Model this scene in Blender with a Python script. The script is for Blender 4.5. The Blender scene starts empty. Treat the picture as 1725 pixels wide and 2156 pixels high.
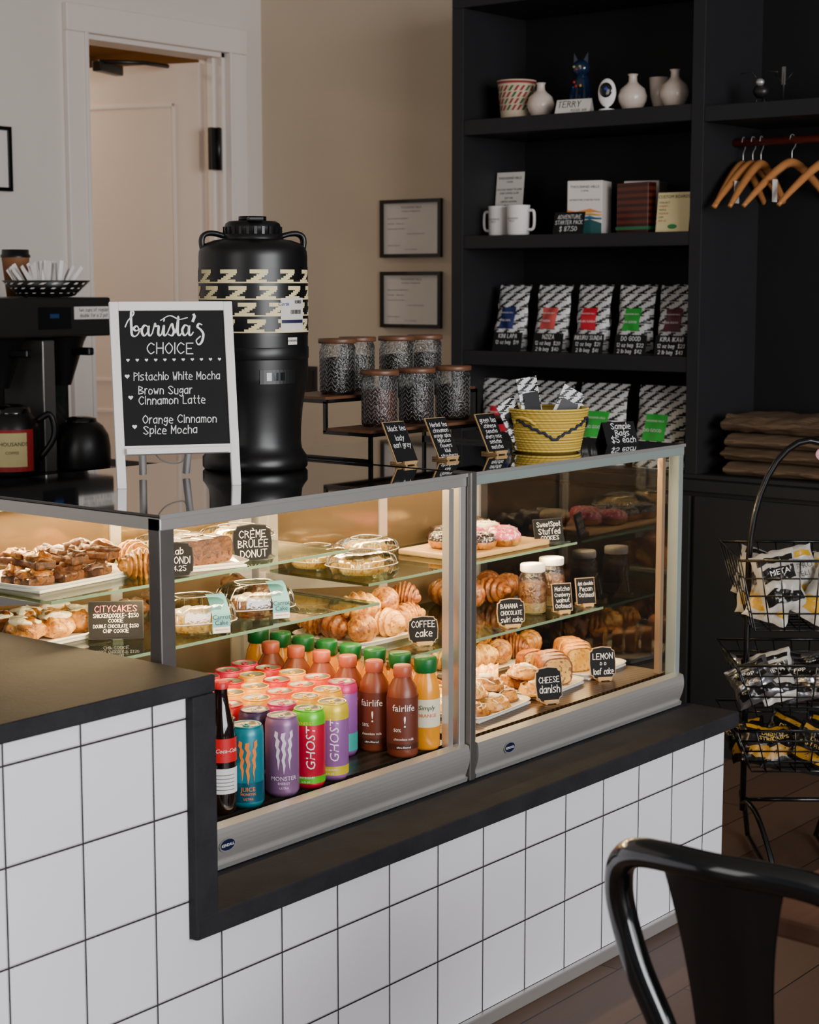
import bpy, bmesh, math, random
from mathutils import Matrix, Vector, noise
pi = math.pi
R = random.Random(11)
COL = bpy.context.scene.collection

# ------------------------------------------------------------------ materials
def lin(c):
    r = []
    for v in c[:3]:
        v = v / 255.0
        r.append(v / 12.92 if v <= .04045 else ((v + .055) / 1.055) ** 2.4)
    return (r[0], r[1], r[2], 1.0)

class NT:
    def __init__(s, name):
        s.m = bpy.data.materials.new(name)
        s.m.use_nodes = True
        s.t = s.m.node_tree
        s.t.nodes.clear()
        s.out = s.t.nodes.new('ShaderNodeOutputMaterial')
        s._co = None
    def n(s, typ, **kw):
        nd = s.t.nodes.new(typ)
        for k, v in kw.items():
            setattr(nd, k, v)
        return nd
    def l(s, a, b):
        s.t.links.new(a, b)
    def co(s):
        if s._co is None:
            s._co = s.n('ShaderNodeTexCoord')
        return s._co.outputs['Object']
    def math(s, op, a, b=None, c=None):
        nd = s.n('ShaderNodeMath', operation=op)
        for i, v in enumerate((a, b, c)):
            if v is None: continue
            if isinstance(v, (int, float)): nd.inputs[i].default_value = v
            else: s.l(v, nd.inputs[i])
        return nd.outputs[0]
    def sep(s):
        nd = s.n('ShaderNodeSeparateXYZ')
        s.l(s.co(), nd.inputs[0])
        return nd.outputs
    def mix(s, fac, a, b, blend='MIX'):
        nd = s.n('ShaderNodeMix', data_type='RGBA', blend_type=blend)
        for i, v in ((0, fac), (6, a), (7, b)):
            if isinstance(v, (int, float)): nd.inputs[i].default_value = v
            elif isinstance(v, tuple): nd.inputs[i].default_value = v
            else: s.l(v, nd.inputs[i])
        return nd.outputs[2]
    def noise(s, scale, detail=3, stretch=None):
        nd = s.n('ShaderNodeTexNoise')
        nd.inputs['Scale'].default_value = scale
        nd.inputs['Detail'].default_value = detail
        if stretch:
            mp = s.n('ShaderNodeMapping')
            mp.inputs['Scale'].default_value = stretch
            s.l(s.co(), mp.inputs[0]); s.l(mp.outputs[0], nd.inputs['Vector'])
        else:
            s.l(s.co(), nd.inputs['Vector'])
        return nd.outputs['Fac']
    def bsdf(s, col, rough=.5, metal=0., coat=0., spec=.5, bump=None, bstr=.3, bdist=.002):
        b = s.n('ShaderNodeBsdfPrincipled')
        if isinstance(col, tuple): b.inputs['Base Color'].default_value = col
        else: s.l(col, b.inputs['Base Color'])
        if isinstance(rough, (int, float)): b.inputs['Roughness'].default_value = rough
        else: s.l(rough, b.inputs['Roughness'])
        b.inputs['Metallic'].default_value = metal
        b.inputs['Coat Weight'].default_value = coat
        b.inputs['Specular IOR Level'].default_value = spec
        if bump is not None:
            bn = s.n('ShaderNodeBump')
            bn.inputs['Strength'].default_value = bstr
            bn.inputs['Distance'].default_value = bdist
            s.l(bump, bn.inputs['Height']); s.l(bn.outputs[0], b.inputs['Normal'])
        s.l(b.outputs[0], s.out.inputs[0])
        return b

def mat(name, col, rough=.5, metal=0., var=.12, scale=12, bump=0, bscale=60, coat=0., spec=.5, stretch=None):
    t = NT(name)
    c = lin(col)
    f = t.noise(scale, 3, stretch)
    dk = tuple(v * (1 - var) for v in c[:3]) + (1.,)
    lt = tuple(min(1, v * (1 + var)) for v in c[:3]) + (1.,)
    cc = t.mix(f, dk, lt)
    t.bsdf(cc, rough, metal, coat, spec, t.noise(bscale, 3, stretch) if bump else None, bump)
    return t.m

def emis(name, col, st):
    t = NT(name)
    e = t.n('ShaderNodeEmission')
    e.inputs[0].default_value = lin(col); e.inputs[1].default_value = st
    t.l(e.outputs[0], t.out.inputs[0])
    return t.m

def glass(name, tint=(235, 242, 238), k=1.0, rough=0.0, base=.02, bump=0, bscale=50):
    t = NT(name)
    tr = t.n('ShaderNodeBsdfTransparent'); tr.inputs[0].default_value = lin(tint)
    gl = t.n('ShaderNodeBsdfGlossy'); gl.inputs['Roughness'].default_value = rough
    fr = t.n('ShaderNodeFresnel'); fr.inputs[0].default_value = 1.5
    if bump:
        bn = t.n('ShaderNodeBump'); bn.inputs['Strength'].default_value = bump
        bn.inputs['Distance'].default_value = .004
        t.l(t.noise(bscale), bn.inputs['Height'])
        t.l(bn.outputs[0], gl.inputs['Normal']); t.l(bn.outputs[0], fr.inputs['Normal'])
    f = t.math('MULTIPLY_ADD', fr.outputs[0], k, base)
    mx = t.n('ShaderNodeMixShader')
    t.l(f, mx.inputs[0]); t.l(tr.outputs[0], mx.inputs[1]); t.l(gl.outputs[0], mx.inputs[2])
    t.l(mx.outputs[0], t.out.inputs[0])
    return t.m

def m_tile():
    t = NT('white_square_tile')
    o = t.sep()
    TW, TH, X0, Z0 = .1516, .159, 2.514, .025
    fx = t.math('FRACT', t.math('DIVIDE', t.math('ADD', o[0], -X0 + TW * 40), TW))
    fz = t.math('FRACT', t.math('DIVIDE', t.math('ADD', o[2], -Z0 + TH * 10), TH))
    dx = t.math('MULTIPLY', t.math('MINIMUM', fx, t.math('SUBTRACT', 1., fx)), TW)
    dz = t.math('MULTIPLY', t.math('MINIMUM', fz, t.math('SUBTRACT', 1., fz)), TH)
    d = t.math('MINIMUM', dx, dz)
    g = t.math('LESS_THAN', d, .0017)
    base = t.mix(t.noise(3), lin((232, 230, 236)), lin((244, 243, 249)))
    col = t.mix(g, base, lin((44, 38, 46)))
    ro = t.math('MULTIPLY_ADD', g, .6, .22)
    hb = t.math('MINIMUM', d, .004)
    t.bsdf(col, ro, bump=hb, bstr=.8, bdist=1.0)
    return t.m

def m_stone():
    t = NT('dark_stone')
    a = t.noise(14, 6); b = t.noise(120, 3)
    c = t.mix(t.math('MULTIPLY', t.math('SUBTRACT', a, .3), 2.2), lin((34, 34, 37)), lin((47, 46, 50)))
    c = t.mix(t.math('MULTIPLY', b, .35), c, lin((58, 57, 60)))
    t.bsdf(c, .68, spec=.12, bump=b, bstr=.25)
    return t.m

def m_floor():
    t = NT('wood_plank_floor')
    br = t.n('ShaderNodeTexBrick')
    br.inputs['Scale'].default_value = 1
    br.inputs['Brick Width'].default_value = 1.3
    br.inputs['Row Height'].default_value = .17
    br.inputs['Mortar Size'].default_value = .002
    br.inputs['Color1'].default_value = lin((112, 88, 72))
    br.inputs['Color2'].default_value = lin((92, 70, 57))
    br.inputs['Mortar'].default_value = lin((38, 28, 22))
    t.l(t.co(), br.inputs['Vector'])
    g = t.noise(6, 5, (1.2, 14, 1))
    col = t.mix(.6, br.outputs[0], t.mix(g, lin((90, 70, 58)), lin((190, 160, 138))), 'MULTIPLY')
    col = t.mix(.45, col, br.outputs[0])
    t.bsdf(col, .5, bump=g, bstr=.15)
    return t.m

def m_zig(name, fg, bg, w=.045, h=.026):
    t = NT(name)
    o = t.sep()
    v = t.math('DIVIDE', t.math('ADD', o[2], 2.), h)
    row = t.math('FLOOR', v); fv = t.math('FRACT', v)
    u = t.math('ADD', t.math('DIVIDE', t.math('ADD', o[0], 4.), w), t.math('MULTIPLY', row, .37))
    st = t.math('DIVIDE', t.math('FLOOR', t.math('MULTIPLY', fv, 5.)), 5.)
    a = t.math('FRACT', t.math('SUBTRACT', u, t.math('MULTIPLY', st, .8)))
    bar = t.math('LESS_THAN', a, .36)
    fu = t.math('FRACT', u)
    flat = t.math('MULTIPLY', t.math('LESS_THAN', fv, .25), t.math('LESS_THAN', fu, .72))
    gap = t.math('GREATER_THAN', fv, .08)
    k = t.math('MULTIPLY', t.math('MAXIMUM', bar, flat), gap)
    col = t.mix(k, lin(bg), lin(fg))
    t.bsdf(col, .38, bump=t.noise(30), bstr=.35)
    return t.m

def m_stripes(name, c1, c2, axis, pitch, duty=.5, rough=.5, metal=0.):
    t = NT(name)
    o = t.sep()
    f = t.math('FRACT', t.math('DIVIDE', t.math('ADD', o[axis], 10.), pitch))
    k = t.math('LESS_THAN', f, duty)
    t.bsdf(t.mix(k, lin(c1), lin(c2)), rough, metal, bump=f, bstr=.4)
    return t.m

def m_wood(name, c1, c2, rough=.45, stretch=(2, 14, 14), scale=5):
    t = NT(name)
    f = t.noise(scale, 6, stretch)
    t.bsdf(t.mix(f, lin(c1), lin(c2)), rough, bump=f, bstr=.15)
    return t.m

def m_pastry(name, c1, c2, c3, scale=18, rough=.45):
    t = NT(name)
    f = t.noise(scale, 4)
    f2 = t.math('MULTIPLY', t.math('SUBTRACT', f, .32), 2.6)
    a = t.mix(f2, lin(c1), lin(c2))
    g = t.math('GREATER_THAN', t.noise(scale * 3.1, 2), .58)
    t.bsdf(t.mix(t.math('MULTIPLY', g, .7), a, lin(c3)), rough, coat=.25, bump=t.noise(90), bstr=.8, bdist=.004)
    return t.m

MT = dict(
    tile=m_tile(), floor=m_floor(),
    wallw=mat('painted_wall_white', (218, 208, 200), .75, var=.03, scale=2, bump=.05, bscale=200),
    wallb=mat('painted_wall_beige', (202, 184, 160), .8, var=.03, scale=2, bump=.05, bscale=200),
    trim=mat('trim_paint', (226, 215, 207), .5, var=.02),
    doorp=mat('door_paint', (224, 207, 192), .55, var=.02),
    tan=mat('tan_paint', (200, 170, 128), .8, var=.04),
    stone=m_stone(),
    steel=mat('brushed_steel', (200, 197, 193), .32, .65, var=.06, scale=30, stretch=(1, 30, 30)),
    steeld=mat('dark_steel', (124, 120, 117), .34, .7, var=.1, scale=30),
    steelk=mat('blackened_steel', (54, 52, 51), .38, .6, var=.1, scale=30),
    greyp=mat('grey_green_frame', (146, 158, 154), .4, .2, var=.05),
    blackp=mat('black_plastic', (14, 14, 15), .36, var=.2),
    blackm=mat('black_metal', (12, 13, 15), .28, .3, var=.2, coat=.4),
    blackg=mat('glossy_black', (9, 10, 11), .1, var=.2, coat=.6),
    chairg=mat('glossy_chair_black', (7, 10, 12), .14, var=.2, coat=.4),
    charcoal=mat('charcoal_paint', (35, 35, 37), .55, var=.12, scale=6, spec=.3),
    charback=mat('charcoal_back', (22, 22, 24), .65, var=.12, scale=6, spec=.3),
    chalk=mat('chalkboard', (16, 17, 19), .75, var=.25, scale=25, spec=.3),
    white=mat('white_paint', (242, 236, 232), .5, var=.03),
    ink=mat('white_chalk_ink', (250, 248, 246), .7, var=.02),
    pinkink=mat('pink_chalk_ink', (230, 120, 134), .7, var=.02),
    dark=mat('dark_ink', (30, 30, 34), .6, var=.05),
    greyink=mat('grey_ink', (110, 108, 110), .6, var=.05),
    paper=mat('white_paper', (222, 214, 206), .7, var=.04),
    cream=mat('cream_paint', (240, 222, 166), .5, var=.05),
    ceram=mat('white_ceramic', (216, 198, 184), .3, var=.05, coat=.2),
    plate=mat('glazed_plate', (232, 226, 214), .15, var=.02, coat=.4),
    woodl=m_wood('light_wood', (176, 134, 84), (204, 168, 116)),
    woodm=m_wood('acacia_lid_wood', (82, 50, 32), (124, 82, 56), .4),
    woodh=m_wood('hanger_wood', (164, 100, 52), (198, 136, 80), .35),
    woodr=m_wood('red_rod_wood', (96, 34, 22), (132, 52, 36), .4),
    woodd=m_wood('dark_table_wood', (84, 54, 40), (120, 84, 64), .5, (2, 14, 2)),
    boardr=m_stripes('striped_hardwood', (64, 24, 18), (108, 44, 28), 2, .022, .5, .35),
    sideg=glass('end_glass', (236, 242, 238), .6, 0, .02),
    shelfg=glass('shelf_glass', (214, 232, 222), .7, 0, .02),
    gedge=mat('glass_edge', (108, 138, 116), .2, var=.1, coat=.4),
    topg=mat('smoked_top_glass', (18, 19, 20), .05, var=.1, coat=1.),
    jarg=glass('jar_glass', (236, 238, 236), 1.2, .05, .05, 1., 170),
    plastic=glass('clear_plastic', (240, 242, 242), 1.4, .12, .08, .5, 40),
    tea=m_pastry('dry_tea', (16, 12, 10), (48, 34, 26), (92, 70, 48), 90, .9),
    tear=m_pastry('red_tea', (50, 20, 14), (104, 46, 28), (150, 80, 50), 90, .9),
    teag=m_pastry('green_tea', (30, 32, 20), (66, 62, 38), (110, 100, 66), 90, .9),
    crust=m_pastry('golden_crust', (126, 66, 14), (206, 142, 48), (92, 44, 8), 34),
    crustl=m_pastry('pale_golden_crust', (176, 110, 34), (232, 184, 96), (138, 74, 18), 28),
    crustd=m_pastry('deep_brown_crust', (92, 42, 10), (160, 92, 28), (60, 26, 6), 34),
    brown=m_pastry('brown_cake', (72, 40, 14), (122, 74, 32), (42, 22, 10), 26, .55),
    choc=m_pastry('chocolate_cake', (38, 20, 14), (66, 38, 24), (20, 10, 7), 26, .5),
    crumb=m_pastry('cake_crumb', (222, 172, 70), (238, 202, 110), (180, 118, 44), 40, .8),
    fruit=m_pastry('fruit_crumb', (196, 146, 72), (220, 176, 98), (48, 22, 18), 30, .8),
    icing=m_pastry('white_icing', (236, 224, 190), (246, 238, 212), (226, 200, 140), 20, .4),
    pinki=m_pastry('pink_sprinkle_icing', (206, 70, 112), (226, 110, 146), (250, 240, 240), 40, .35),
    darksp=m_pastry('dark_sprinkle_icing', (26, 20, 26), (46, 34, 42), (220, 220, 228), 60, .35),
    granola=m_pastry('granola', (140, 76, 30), (200, 144, 74), (74, 28, 16), 70, .9),
    oats=m_pastry('rolled_oats', (216, 178, 114), (236, 206, 148), (186, 138, 80), 90, .9),
    zig=m_zig('zigzag_bag_print', (14, 14, 16), (214, 212, 210), .048, .025),
    zigs=m_zig('zigzag_packet_print', (16, 16, 18), (225, 225, 225), .03, .016),
    burlap=m_stripes('burlap_weave', (78, 60, 42), (100, 78, 56), 0, .006, .5, .95),
    yellowb=m_stripes('yellow_coil_basket', (190, 154, 50), (224, 194, 90), 2, .0075, .45, .7),
    lcd=emis('blue_display', (60, 90, 150), .25),
    led=emis('warm_led', (255, 220, 160), 16),
    foil=mat('silver_foil', (176, 176, 182), .25, .9, var=.1, bump=.9, bscale=30),
    packw=mat('white_bag_film', (196, 190, 180), .28, var=.12, bump=.9, bscale=22),
    packk=mat('black_bag_film', (24, 22, 22), .2, var=.2, bump=.9, bscale=22),
    packy=mat('yellow_bag_film', (206, 156, 30), .3, var=.1, bump=.8, bscale=22),
    ceil=mat('ceiling_paint', (200, 196, 190), .8, var=.02),
    darkwall=mat('dark_reflection_paint', (30, 30, 32), .8, var=.05),  # dark colour put on unseen wall so the case glass mirrors darkness
    crumbp=mat('warm_lit_inner_frame', (128, 104, 82), .5),  # tan carries the warm case light falling on the inner edge
)
_cm = {}
def cmat(col, rough=.4, metal=0., coat=0.):
    k = (col, rough, metal, coat)
    if k not in _cm:
        _cm[k] = mat('colour_%d_%d_%d' % col + '_%d' % len(_cm), col, rough, metal, .1, 30, 0, 60, coat)
    return _cm[k]

# ------------------------------------------------------------------ hand lettering
GL = dict(
 A="00 26 40;12 32", B="00 06;~06 35 34 03;~03 42 41 00", C="~45 26 04 02 20 41", D="00 06;~06 35 42 20 00", E="46 06 00 40;03 33", F="46 06 00;03 33",
 G="~45 26 04 02 20 41 43;43 23", H="00 06;40 46;03 43", I="00 06", J="~36 31 10 01", K="00 06;46 03 40", L="06 00 30", M="00 06 22 46 40", N="00 06 40 46",
 O="~26 04 02 20 42 44 26", P="00 06;~06 35 34 03", Q="~26 04 02 20 42 44 26;31 40", R="00 06;~06 35 34 03;23 40", S="~45 26 05 14 32 41 20 01", T="06 46;26 20",
 U="~06 02 20 42 46", V="06 20 46", W="06 10 23 30 46", X="06 40;46 00", Y="06 23 46;23 20", Z="06 46 00 40",
 a="~33 24 03 01 10 31;34 30", b="06 00;~03 24 33 31 10 00", c="~33 24 13 01 10 30", d="36 30;~33 14 02 10 31", e="~02 32 33 14 02 01 10 30", f="~36 26 14 10;04 24",
 g="~33 14 02 11 32;~34 31 2b 0a", h="06 00;~02 14 33 30", i="04 00;05 06", j="24 2a 0b", k="06 00;34 02 30", l="06 00", m="04 00;~03 14 23 20;~23 34 43 40",
 n="04 00;~02 14 33 30", o="~14 03 01 10 31 33 14", p="04 0b;~03 24 33 31 10 01", q="34 3b;~33 14 02 10 31", r="04 00;~02 14 24", s="~34 14 03 31 20 00",
 t="~16 11 20;04 24", u="~04 01 10 30;34 30", v="04 10 24", w="04 10 22 30 44", x="04 30;34 00", y="04 12;34 0b", z="04 34 00 30")
GL.update({'0': "~26 04 02 20 42 44 26", '1': "05 16 10", '2': "~05 26 44 00;00 40", '3': "~05 26 35 23 32 20 01", '4': "30 36 02 42", '5': "46 06 04;~04 33 41 20 01",
 '6': "~36 12 01 20 31 13 02", '7': "06 46 10", '8': "~23 05 26 45 23 01 20 41 23", '9': "~44 26 04 23 44;44 20", '$': "~45 26 05 14 32 41 20 01;27 2a", '-': "03 33",
 "'": "06 05", '.': "00 01", '\u00c9': "46 06 00 40;03 33;27 38", '\u00c8': "46 06 00 40;03 33;28 37", '\u00db': "~06 02 20 42 46;17 28 37", '&': "~40 15 26 35 02 20 42"})
def _c(ch): return {'a': -1, 'b': -2}.get(ch) if ch in 'ab' else int(ch)

# ------------------------------------------------------------------ mesh builder
def TR(x=0, y=0, z=0, rz=0, rx=0, ry=0, s=1):
    m = Matrix.Translation((x, y, z)) @ Matrix.Rotation(rz, 4, 'Z') @ Matrix.Rotation(ry, 4, 'Y') @ Matrix.Rotation(rx, 4, 'X')
    if s != 1: m = m @ Matrix.Scale(s, 4)
    return m

_txt = {}
def text_geo(s, size, align='CENTER', shear=0.):
    k = (s, size, align, shear)
    if k in _txt: return _txt[k]
    cu = bpy.data.curves.new('lettering_curve', 'FONT')
    cu.body = s; cu.size = size; cu.align_x = align; cu.shear = shear
    cu.resolution_u = 2; cu.fill_mode = 'FRONT'; cu.space_line = .95
    o = bpy.data.objects.new('lettering_curve', cu)
    COL.objects.link(o)
    dg = bpy.context.evaluated_depsgraph_get()
    me = o.evaluated_get(dg).to_mesh()
    v = [tuple(p.co) for p in me.vertices]; f = [tuple(p.vertices) for p in me.polygons]
    o.evaluated_get(dg).to_mesh_clear()
    bpy.data.objects.remove(o); bpy.data.curves.remove(cu)
    _txt[k] = (v, f)
    return v, f

def catmull(pts, n=6, closed=False):
    P = [Vector(p) for p in pts]
    if closed: Q = [P[-1]] + P + [P[0], P[1]]
    else: Q = [P[0] * 2 - P[1]] + P + [P[-1] * 2 - P[-2]]
    out = []
    for i in range(1, len(Q) - 2):
        for j in range(n):
            t = j / n
            a, b, c, d = Q[i - 1], Q[i], Q[i + 1], Q[i + 2]
            out.append(.5 * ((2 * b) + (c - a) * t + (2 * a - 5 * b + 4 * c - d) * t * t + (3 * b - a - 3 * c + d) * t ** 3))
    if not closed: out.append(P[-1])
    return out

class M:
    def __init__(s):
        s.v = []; s.f = []; s.mi = []; s.sm = []; s.mats = []
    def add(s, v, f, m, smooth=False, T=None):
        if m not in s.mats: s.mats.append(m)
        k = s.mats.index(m); o = len(s.v)
        if T is not None: v = [T @ Vector(p) for p in v]
        s.v += [tuple(p) for p in v]
        for q in f:
            s.f.append(tuple(i + o for i in q)); s.mi.append(k); s.sm.append(smooth)
        return s
    def box(s, x0, x1, y0, y1, z0, z1, m, T=None, bev=0.):
        if bev <= 0:
            v = [(x0, y0, z0), (x1, y0, z0), (x1, y1, z0), (x0, y1, z0), (x0, y0, z1), (x1, y0, z1), (x1, y1, z1), (x0, y1, z1)]
            f = [(0, 3, 2, 1), (4, 5, 6, 7), (0, 1, 5, 4), (1, 2, 6, 5), (2, 3, 7, 6), (3, 0, 4, 7)]
            return s.add(v, f, m, False, T)
        bm = bmesh.new()
        bmesh.ops.create_cube(bm, size=1)
        for p in bm.verts:
            p.co = ((p.co.x + .5) * (x1 - x0) + x0, (p.co.y + .5) * (y1 - y0) + y0, (p.co.z + .5) * (z1 - z0) + z0)
        bmesh.ops.bevel(bm, geom=list(bm.edges), offset=bev, segments=2, profile=.5, affect='EDGES')
        bm.verts.index_update()
        v = [tuple(p.co) for p in bm.verts]; f = [tuple(q.index for q in g.verts) for g in bm.faces]
        bm.free()
        return s.add(v, f, m, False, T)
    def lathe(s, prof, m, n=28, T=None, smooth=True, a0=0., a1=2 * pi):
        full = abs(a1 - a0 - 2 * pi) < 1e-6
        k = n if full else n + 1
        v = []; f = []
        for r, z in prof:
            for i in range(k):
                a = a0 + (a1 - a0) * i / n
                v.append((r * math.sin(a), -r * math.cos(a), z))
        for j in range(len(prof) - 1):
            for i in range(n):
                i2 = (i + 1) % k
                f.append((j * k + i, j * k + i2, (j + 1) * k + i2, (j + 1) * k + i))
        return s.add(v, f, m, smooth, T)
    def tube(s, pts, r, m, n=8, closed=False, T=None, cap=True):
        P = [Vector(p) for p in pts]; N = len(P)
        v = []; f = []
        up = Vector((0, 0, 1)); last = None
        for i in range(N):
            if closed: t = (P[(i + 1) % N] - P[i - 1])
            else: t = P[min(i + 1, N - 1)] - P[max(i - 1, 0)]
            if t.length < 1e-9: t = Vector((0, 0, 1))
            t.normalize()
            if last is None:
                a = up if abs(t.z) < .9 else Vector((1, 0, 0))
                u = t.cross(a).normalized()
            else:
                u = (last - t * last.dot(t))
                u = u.normalized() if u.length > 1e-6 else t.cross(up).normalized()
            last = u; w = t.cross(u)
            rr = r[i] if isinstance(r, (list, tuple)) else r
            for j in range(n):
                g = 2 * pi * j / n
                v.append(P[i] + u * (rr * math.cos(g)) + w * (rr * math.sin(g)))
        for i in range(N if closed else N - 1):
            i2 = (i + 1) % N
            for j in range(n):
                j2 = (j + 1) % n
                f.append((i * n + j, i2 * n + j, i2 * n + j2, i * n + j2))
        if cap and not closed:
            f.append(tuple(range(n))); f.append(tuple((N - 1) * n + j for j in reversed(range(n))))
        return s.add(v, f, m, True, T)
    def grid(s, fn, nu, nv, m, T=None, smooth=True):
        v = []; f = []
        for j in range(nv + 1):
            for i in range(nu + 1):
                v.append(fn(i / nu, j / nv))
        for j in range(nv):
            for i in range(nu):
                a = j * (nu + 1) + i
                f.append((a, a + 1, a + nu + 2, a + nu + 1))
        return s.add(v, f, m, smooth, T)
    def extr(s, prof, x0, x1, m, T=None, smooth=False):
        n = len(prof)
        v = [(x0, p[0], p[1]) for p in prof] + [(x1, p[0], p[1]) for p in prof]
        f = [(i, (i + 1) % n, (i + 1) % n + n, i + n) for i in range(n)]
        s.add(v, f, m, smooth, T)
        s.add(v, [tuple(reversed(range(n))), tuple(range(n, 2 * n))], m, False, T)
        return s
    def plate2d(s, pts, th, m, T=None):
        n = len(pts)
        v = [(p[0], 0, p[1]) for p in pts] + [(p[0], th, p[1]) for p in pts]
        f = [tuple(range(n)), tuple(reversed(range(n, 2 * n)))] + [((i + 1) % n, i, i + n, (i + 1) % n + n) for i in range(n)]
        return s.add(v, f, m, False, T)
    def text(s, body, size, m, x=0, y=-.001, z=0, T=None, align='CENTER', wrap=None, shear=0., rot=0.):
        v, f = text_geo(body, size, align, shear)
        if rot:
            c, sn = math.cos(rot), math.sin(rot)
            v = [(p[0] * c - p[1] * sn, p[0] * sn + p[1] * c, 0) for p in v]
        if wrap:
            vv = []
            for p in v:
                a = (p[0] + x) / wrap
                vv.append((math.sin(a) * (wrap + .0006), -math.cos(a) * (wrap + .0006), p[1] + z))
        else:
            vv = [(p[0] + x, y, p[1] + z) for p in v]
        return s.add(vv, f, m, False, T)
    def ribbon(s, P, r, m, y, T):
        n = len(P)
        v = []; f = []
        for i, p in enumerate(P):
            a = P[max(i - 1, 0)]; b = P[min(i + 1, n - 1)]
            dx, dz = b[0] - a[0], b[1] - a[1]
            l = math.hypot(dx, dz) or 1e-9
            rr = r[i] if isinstance(r, list) else r
            nx, nz = -dz / l * rr, dx / l * rr
            ex = 0
            if i == 0: ex = -rr
            if i == n - 1: ex = rr
            v += [(p[0] + nx + dx / l * ex, y, p[1] + nz + dz / l * ex), (p[0] - nx + dx / l * ex, y, p[1] - nz + dz / l * ex)]
        for i in range(n - 1): f.append((2 * i, 2 * i + 1, 2 * i + 3, 2 * i + 2))
        return s.add(v, f, m, False, T)
    def hand(s, body, size, m, x=0, y=-.001, z=0, T=None, align='CENTER', maxw=None, bold=1.):
        ux, uz = size * .105, size * .118
        pos = []; cx = 0
        for ch in body:
            if ch == ' ': cx += 3.2; continue
            g = GL.get(ch)
            if not g: cx += 2; continue
            st = []; mx = 0
            for part in g.split(';'):
                sm = part.startswith('~')
                pts = [(_c(a[0]), _c(a[1])) for a in part.strip('~').split()]
                mx = max(mx, max(p[0] for p in pts))
                st.append((sm, pts))
            pos.append((cx, st)); cx += mx + 1.7
        w = (cx - 1.7) * ux
        if maxw and w > maxw:
            k = maxw / w; ux *= k; w = maxw
            if k < .75: uz *= .85
            bold *= max(.65, k ** .6)
        x0 = x - (w / 2 if align == 'CENTER' else 0)
        for gx, st in pos:
            jz = R.uniform(-.2, .2); sh = .06
            for sm, pts in st:
                q = [((gx + p[0] + sh * p[1]) * ux + x0, (p[1] + jz) * uz + z) for p in pts]
                if sm: q = [(v.x, v.y) for v in catmull([(a, b, 0) for a, b in q], 4)]
                elif len(q) > 2:
                    for k in range(len(q) - 1): s.ribbon(q[k:k + 2], size * .038 * bold, m, y, T)
                    continue
                s.ribbon(q, size * .038 * bold, m, y, T)
        return s
    def wrapq(s, a0, a1, z0, z1, r, m, T=None, sl=0., n=4):
        v = []; f = []
        for i in range(n + 1):
            a = a0 + (a1 - a0) * i / n
            v.append((math.sin(a) * r, -math.cos(a) * r, z0)); b = a + sl
            v.append((math.sin(b) * r, -math.cos(b) * r, z1))
        for i in range(n): f.append((2 * i, 2 * i + 2, 2 * i + 3, 2 * i + 1))
        return s.add(v, f, m, False, T)
    def blob(s, rx, ry, rz, m, T=None, nz=.15, fr=30., seed=0, n=14):
        def fn(u, v):
            a = u * 2 * pi; b = (v - .5) * pi
            d = Vector((math.cos(b) * math.cos(a), math.cos(b) * math.sin(a), math.sin(b)))
            k = 1 + nz * noise.noise(Vector((d.x * rx, d.y * ry, d.z * rz)) * fr + Vector((seed * 3.1, seed, 0)))
            return (d.x * rx * k, d.y * ry * k, d.z * rz * k)
        return s.grid(fn, n * 2, n, m, T)
    def make(s, name, parent=None, loc=None, rz=0., label=None, cat=None, group=None, kind=None):
        me = bpy.data.meshes.new(name)
        me.from_pydata(s.v, [], s.f)
        for m in s.mats: me.materials.append(m)
        me.polygons.foreach_set('material_index', s.mi)
        me.polygons.foreach_set('use_smooth', s.sm)
        me.update()
        o = bpy.data.objects.new(name, me)
        COL.objects.link(o)
        if parent: o.parent = parent
        if loc: o.location = loc
        o.rotation_euler[2] = rz
        tag(o, label, cat, group, kind)
        return o

def tag(o, label=None, cat=None, group=None, kind=None):
    if label: o['label'] = label
    if cat: o['category'] = cat
    if group: o['group'] = group
    if kind: o['kind'] = kind

def thing(name, label, cat, loc=(0, 0, 0), rz=0., group=None):
    o = bpy.data.objects.new(name, None)
    o.empty_display_size = .05
    COL.objects.link(o)
    o.location = loc; o.rotation_euler[2] = rz
    tag(o, label, cat, group)
    return o

def dup(o, loc=None, rz=None, parent=None, label=None):
    c = o.copy()
    COL.objects.link(c)
    if parent: c.parent = parent
    if loc is not None: c.location = loc
    if rz is not None: c.rotation_euler[2] = rz
    if label: c['label'] = label
    for ch in list(o.children):
        dup(ch, parent=c)
    return c

# ------------------------------------------------------------------ room
def struct(m, name): return m.make(name, kind='structure')
struct(M().box(-3, 6.6, -5, 8, -.06, 0, MT['floor']), 'floor')
DX0, DX1, DZ = 4.443, 5.185, 2.474
w = M()
w.box(-1.5, DX0, 5.2, 5.32, 0, 3.1, MT['wallw']); w.box(DX1, 5.4, 5.2, 5.32, 0, 3.1, MT['wallw'])
w.box(DX0, DX1, 5.2, 5.32, DZ, 3.1, MT['wallw'])
struct(w, 'wall_back')
struct(M().box(5.4, 5.5, 3.6, 5.32, 0, 3.1, MT['wallb']).box(5.4, 5.5, -3.0, 3.6, 0, 3.1, MT['darkwall']), 'wall_side')  # dark stretch added to keep reflections in the glass dark
struct(M().box(-1.6, 5.5, -2.5, 5.32, 3.1, 3.2, MT['ceil']), 'ceiling')
w = M()
w.box(3.6, 6.4, 7.4, 7.5, 0, 2.75, MT['tan']); w.box(3.5, 3.6, 5.32, 7.5, 0, 2.75, MT['tan']); w.box(6.4, 6.5, 5.32, 7.5, 0, 2.75, MT['tan'])
struct(w, 'wall_storeroom')
struct(M().box(3.5, 6.5, 5.32, 7.5, 2.75, 2.8, MT['tan']), 'ceiling_storeroom')
t = M()
cy0 = 5.175
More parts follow.
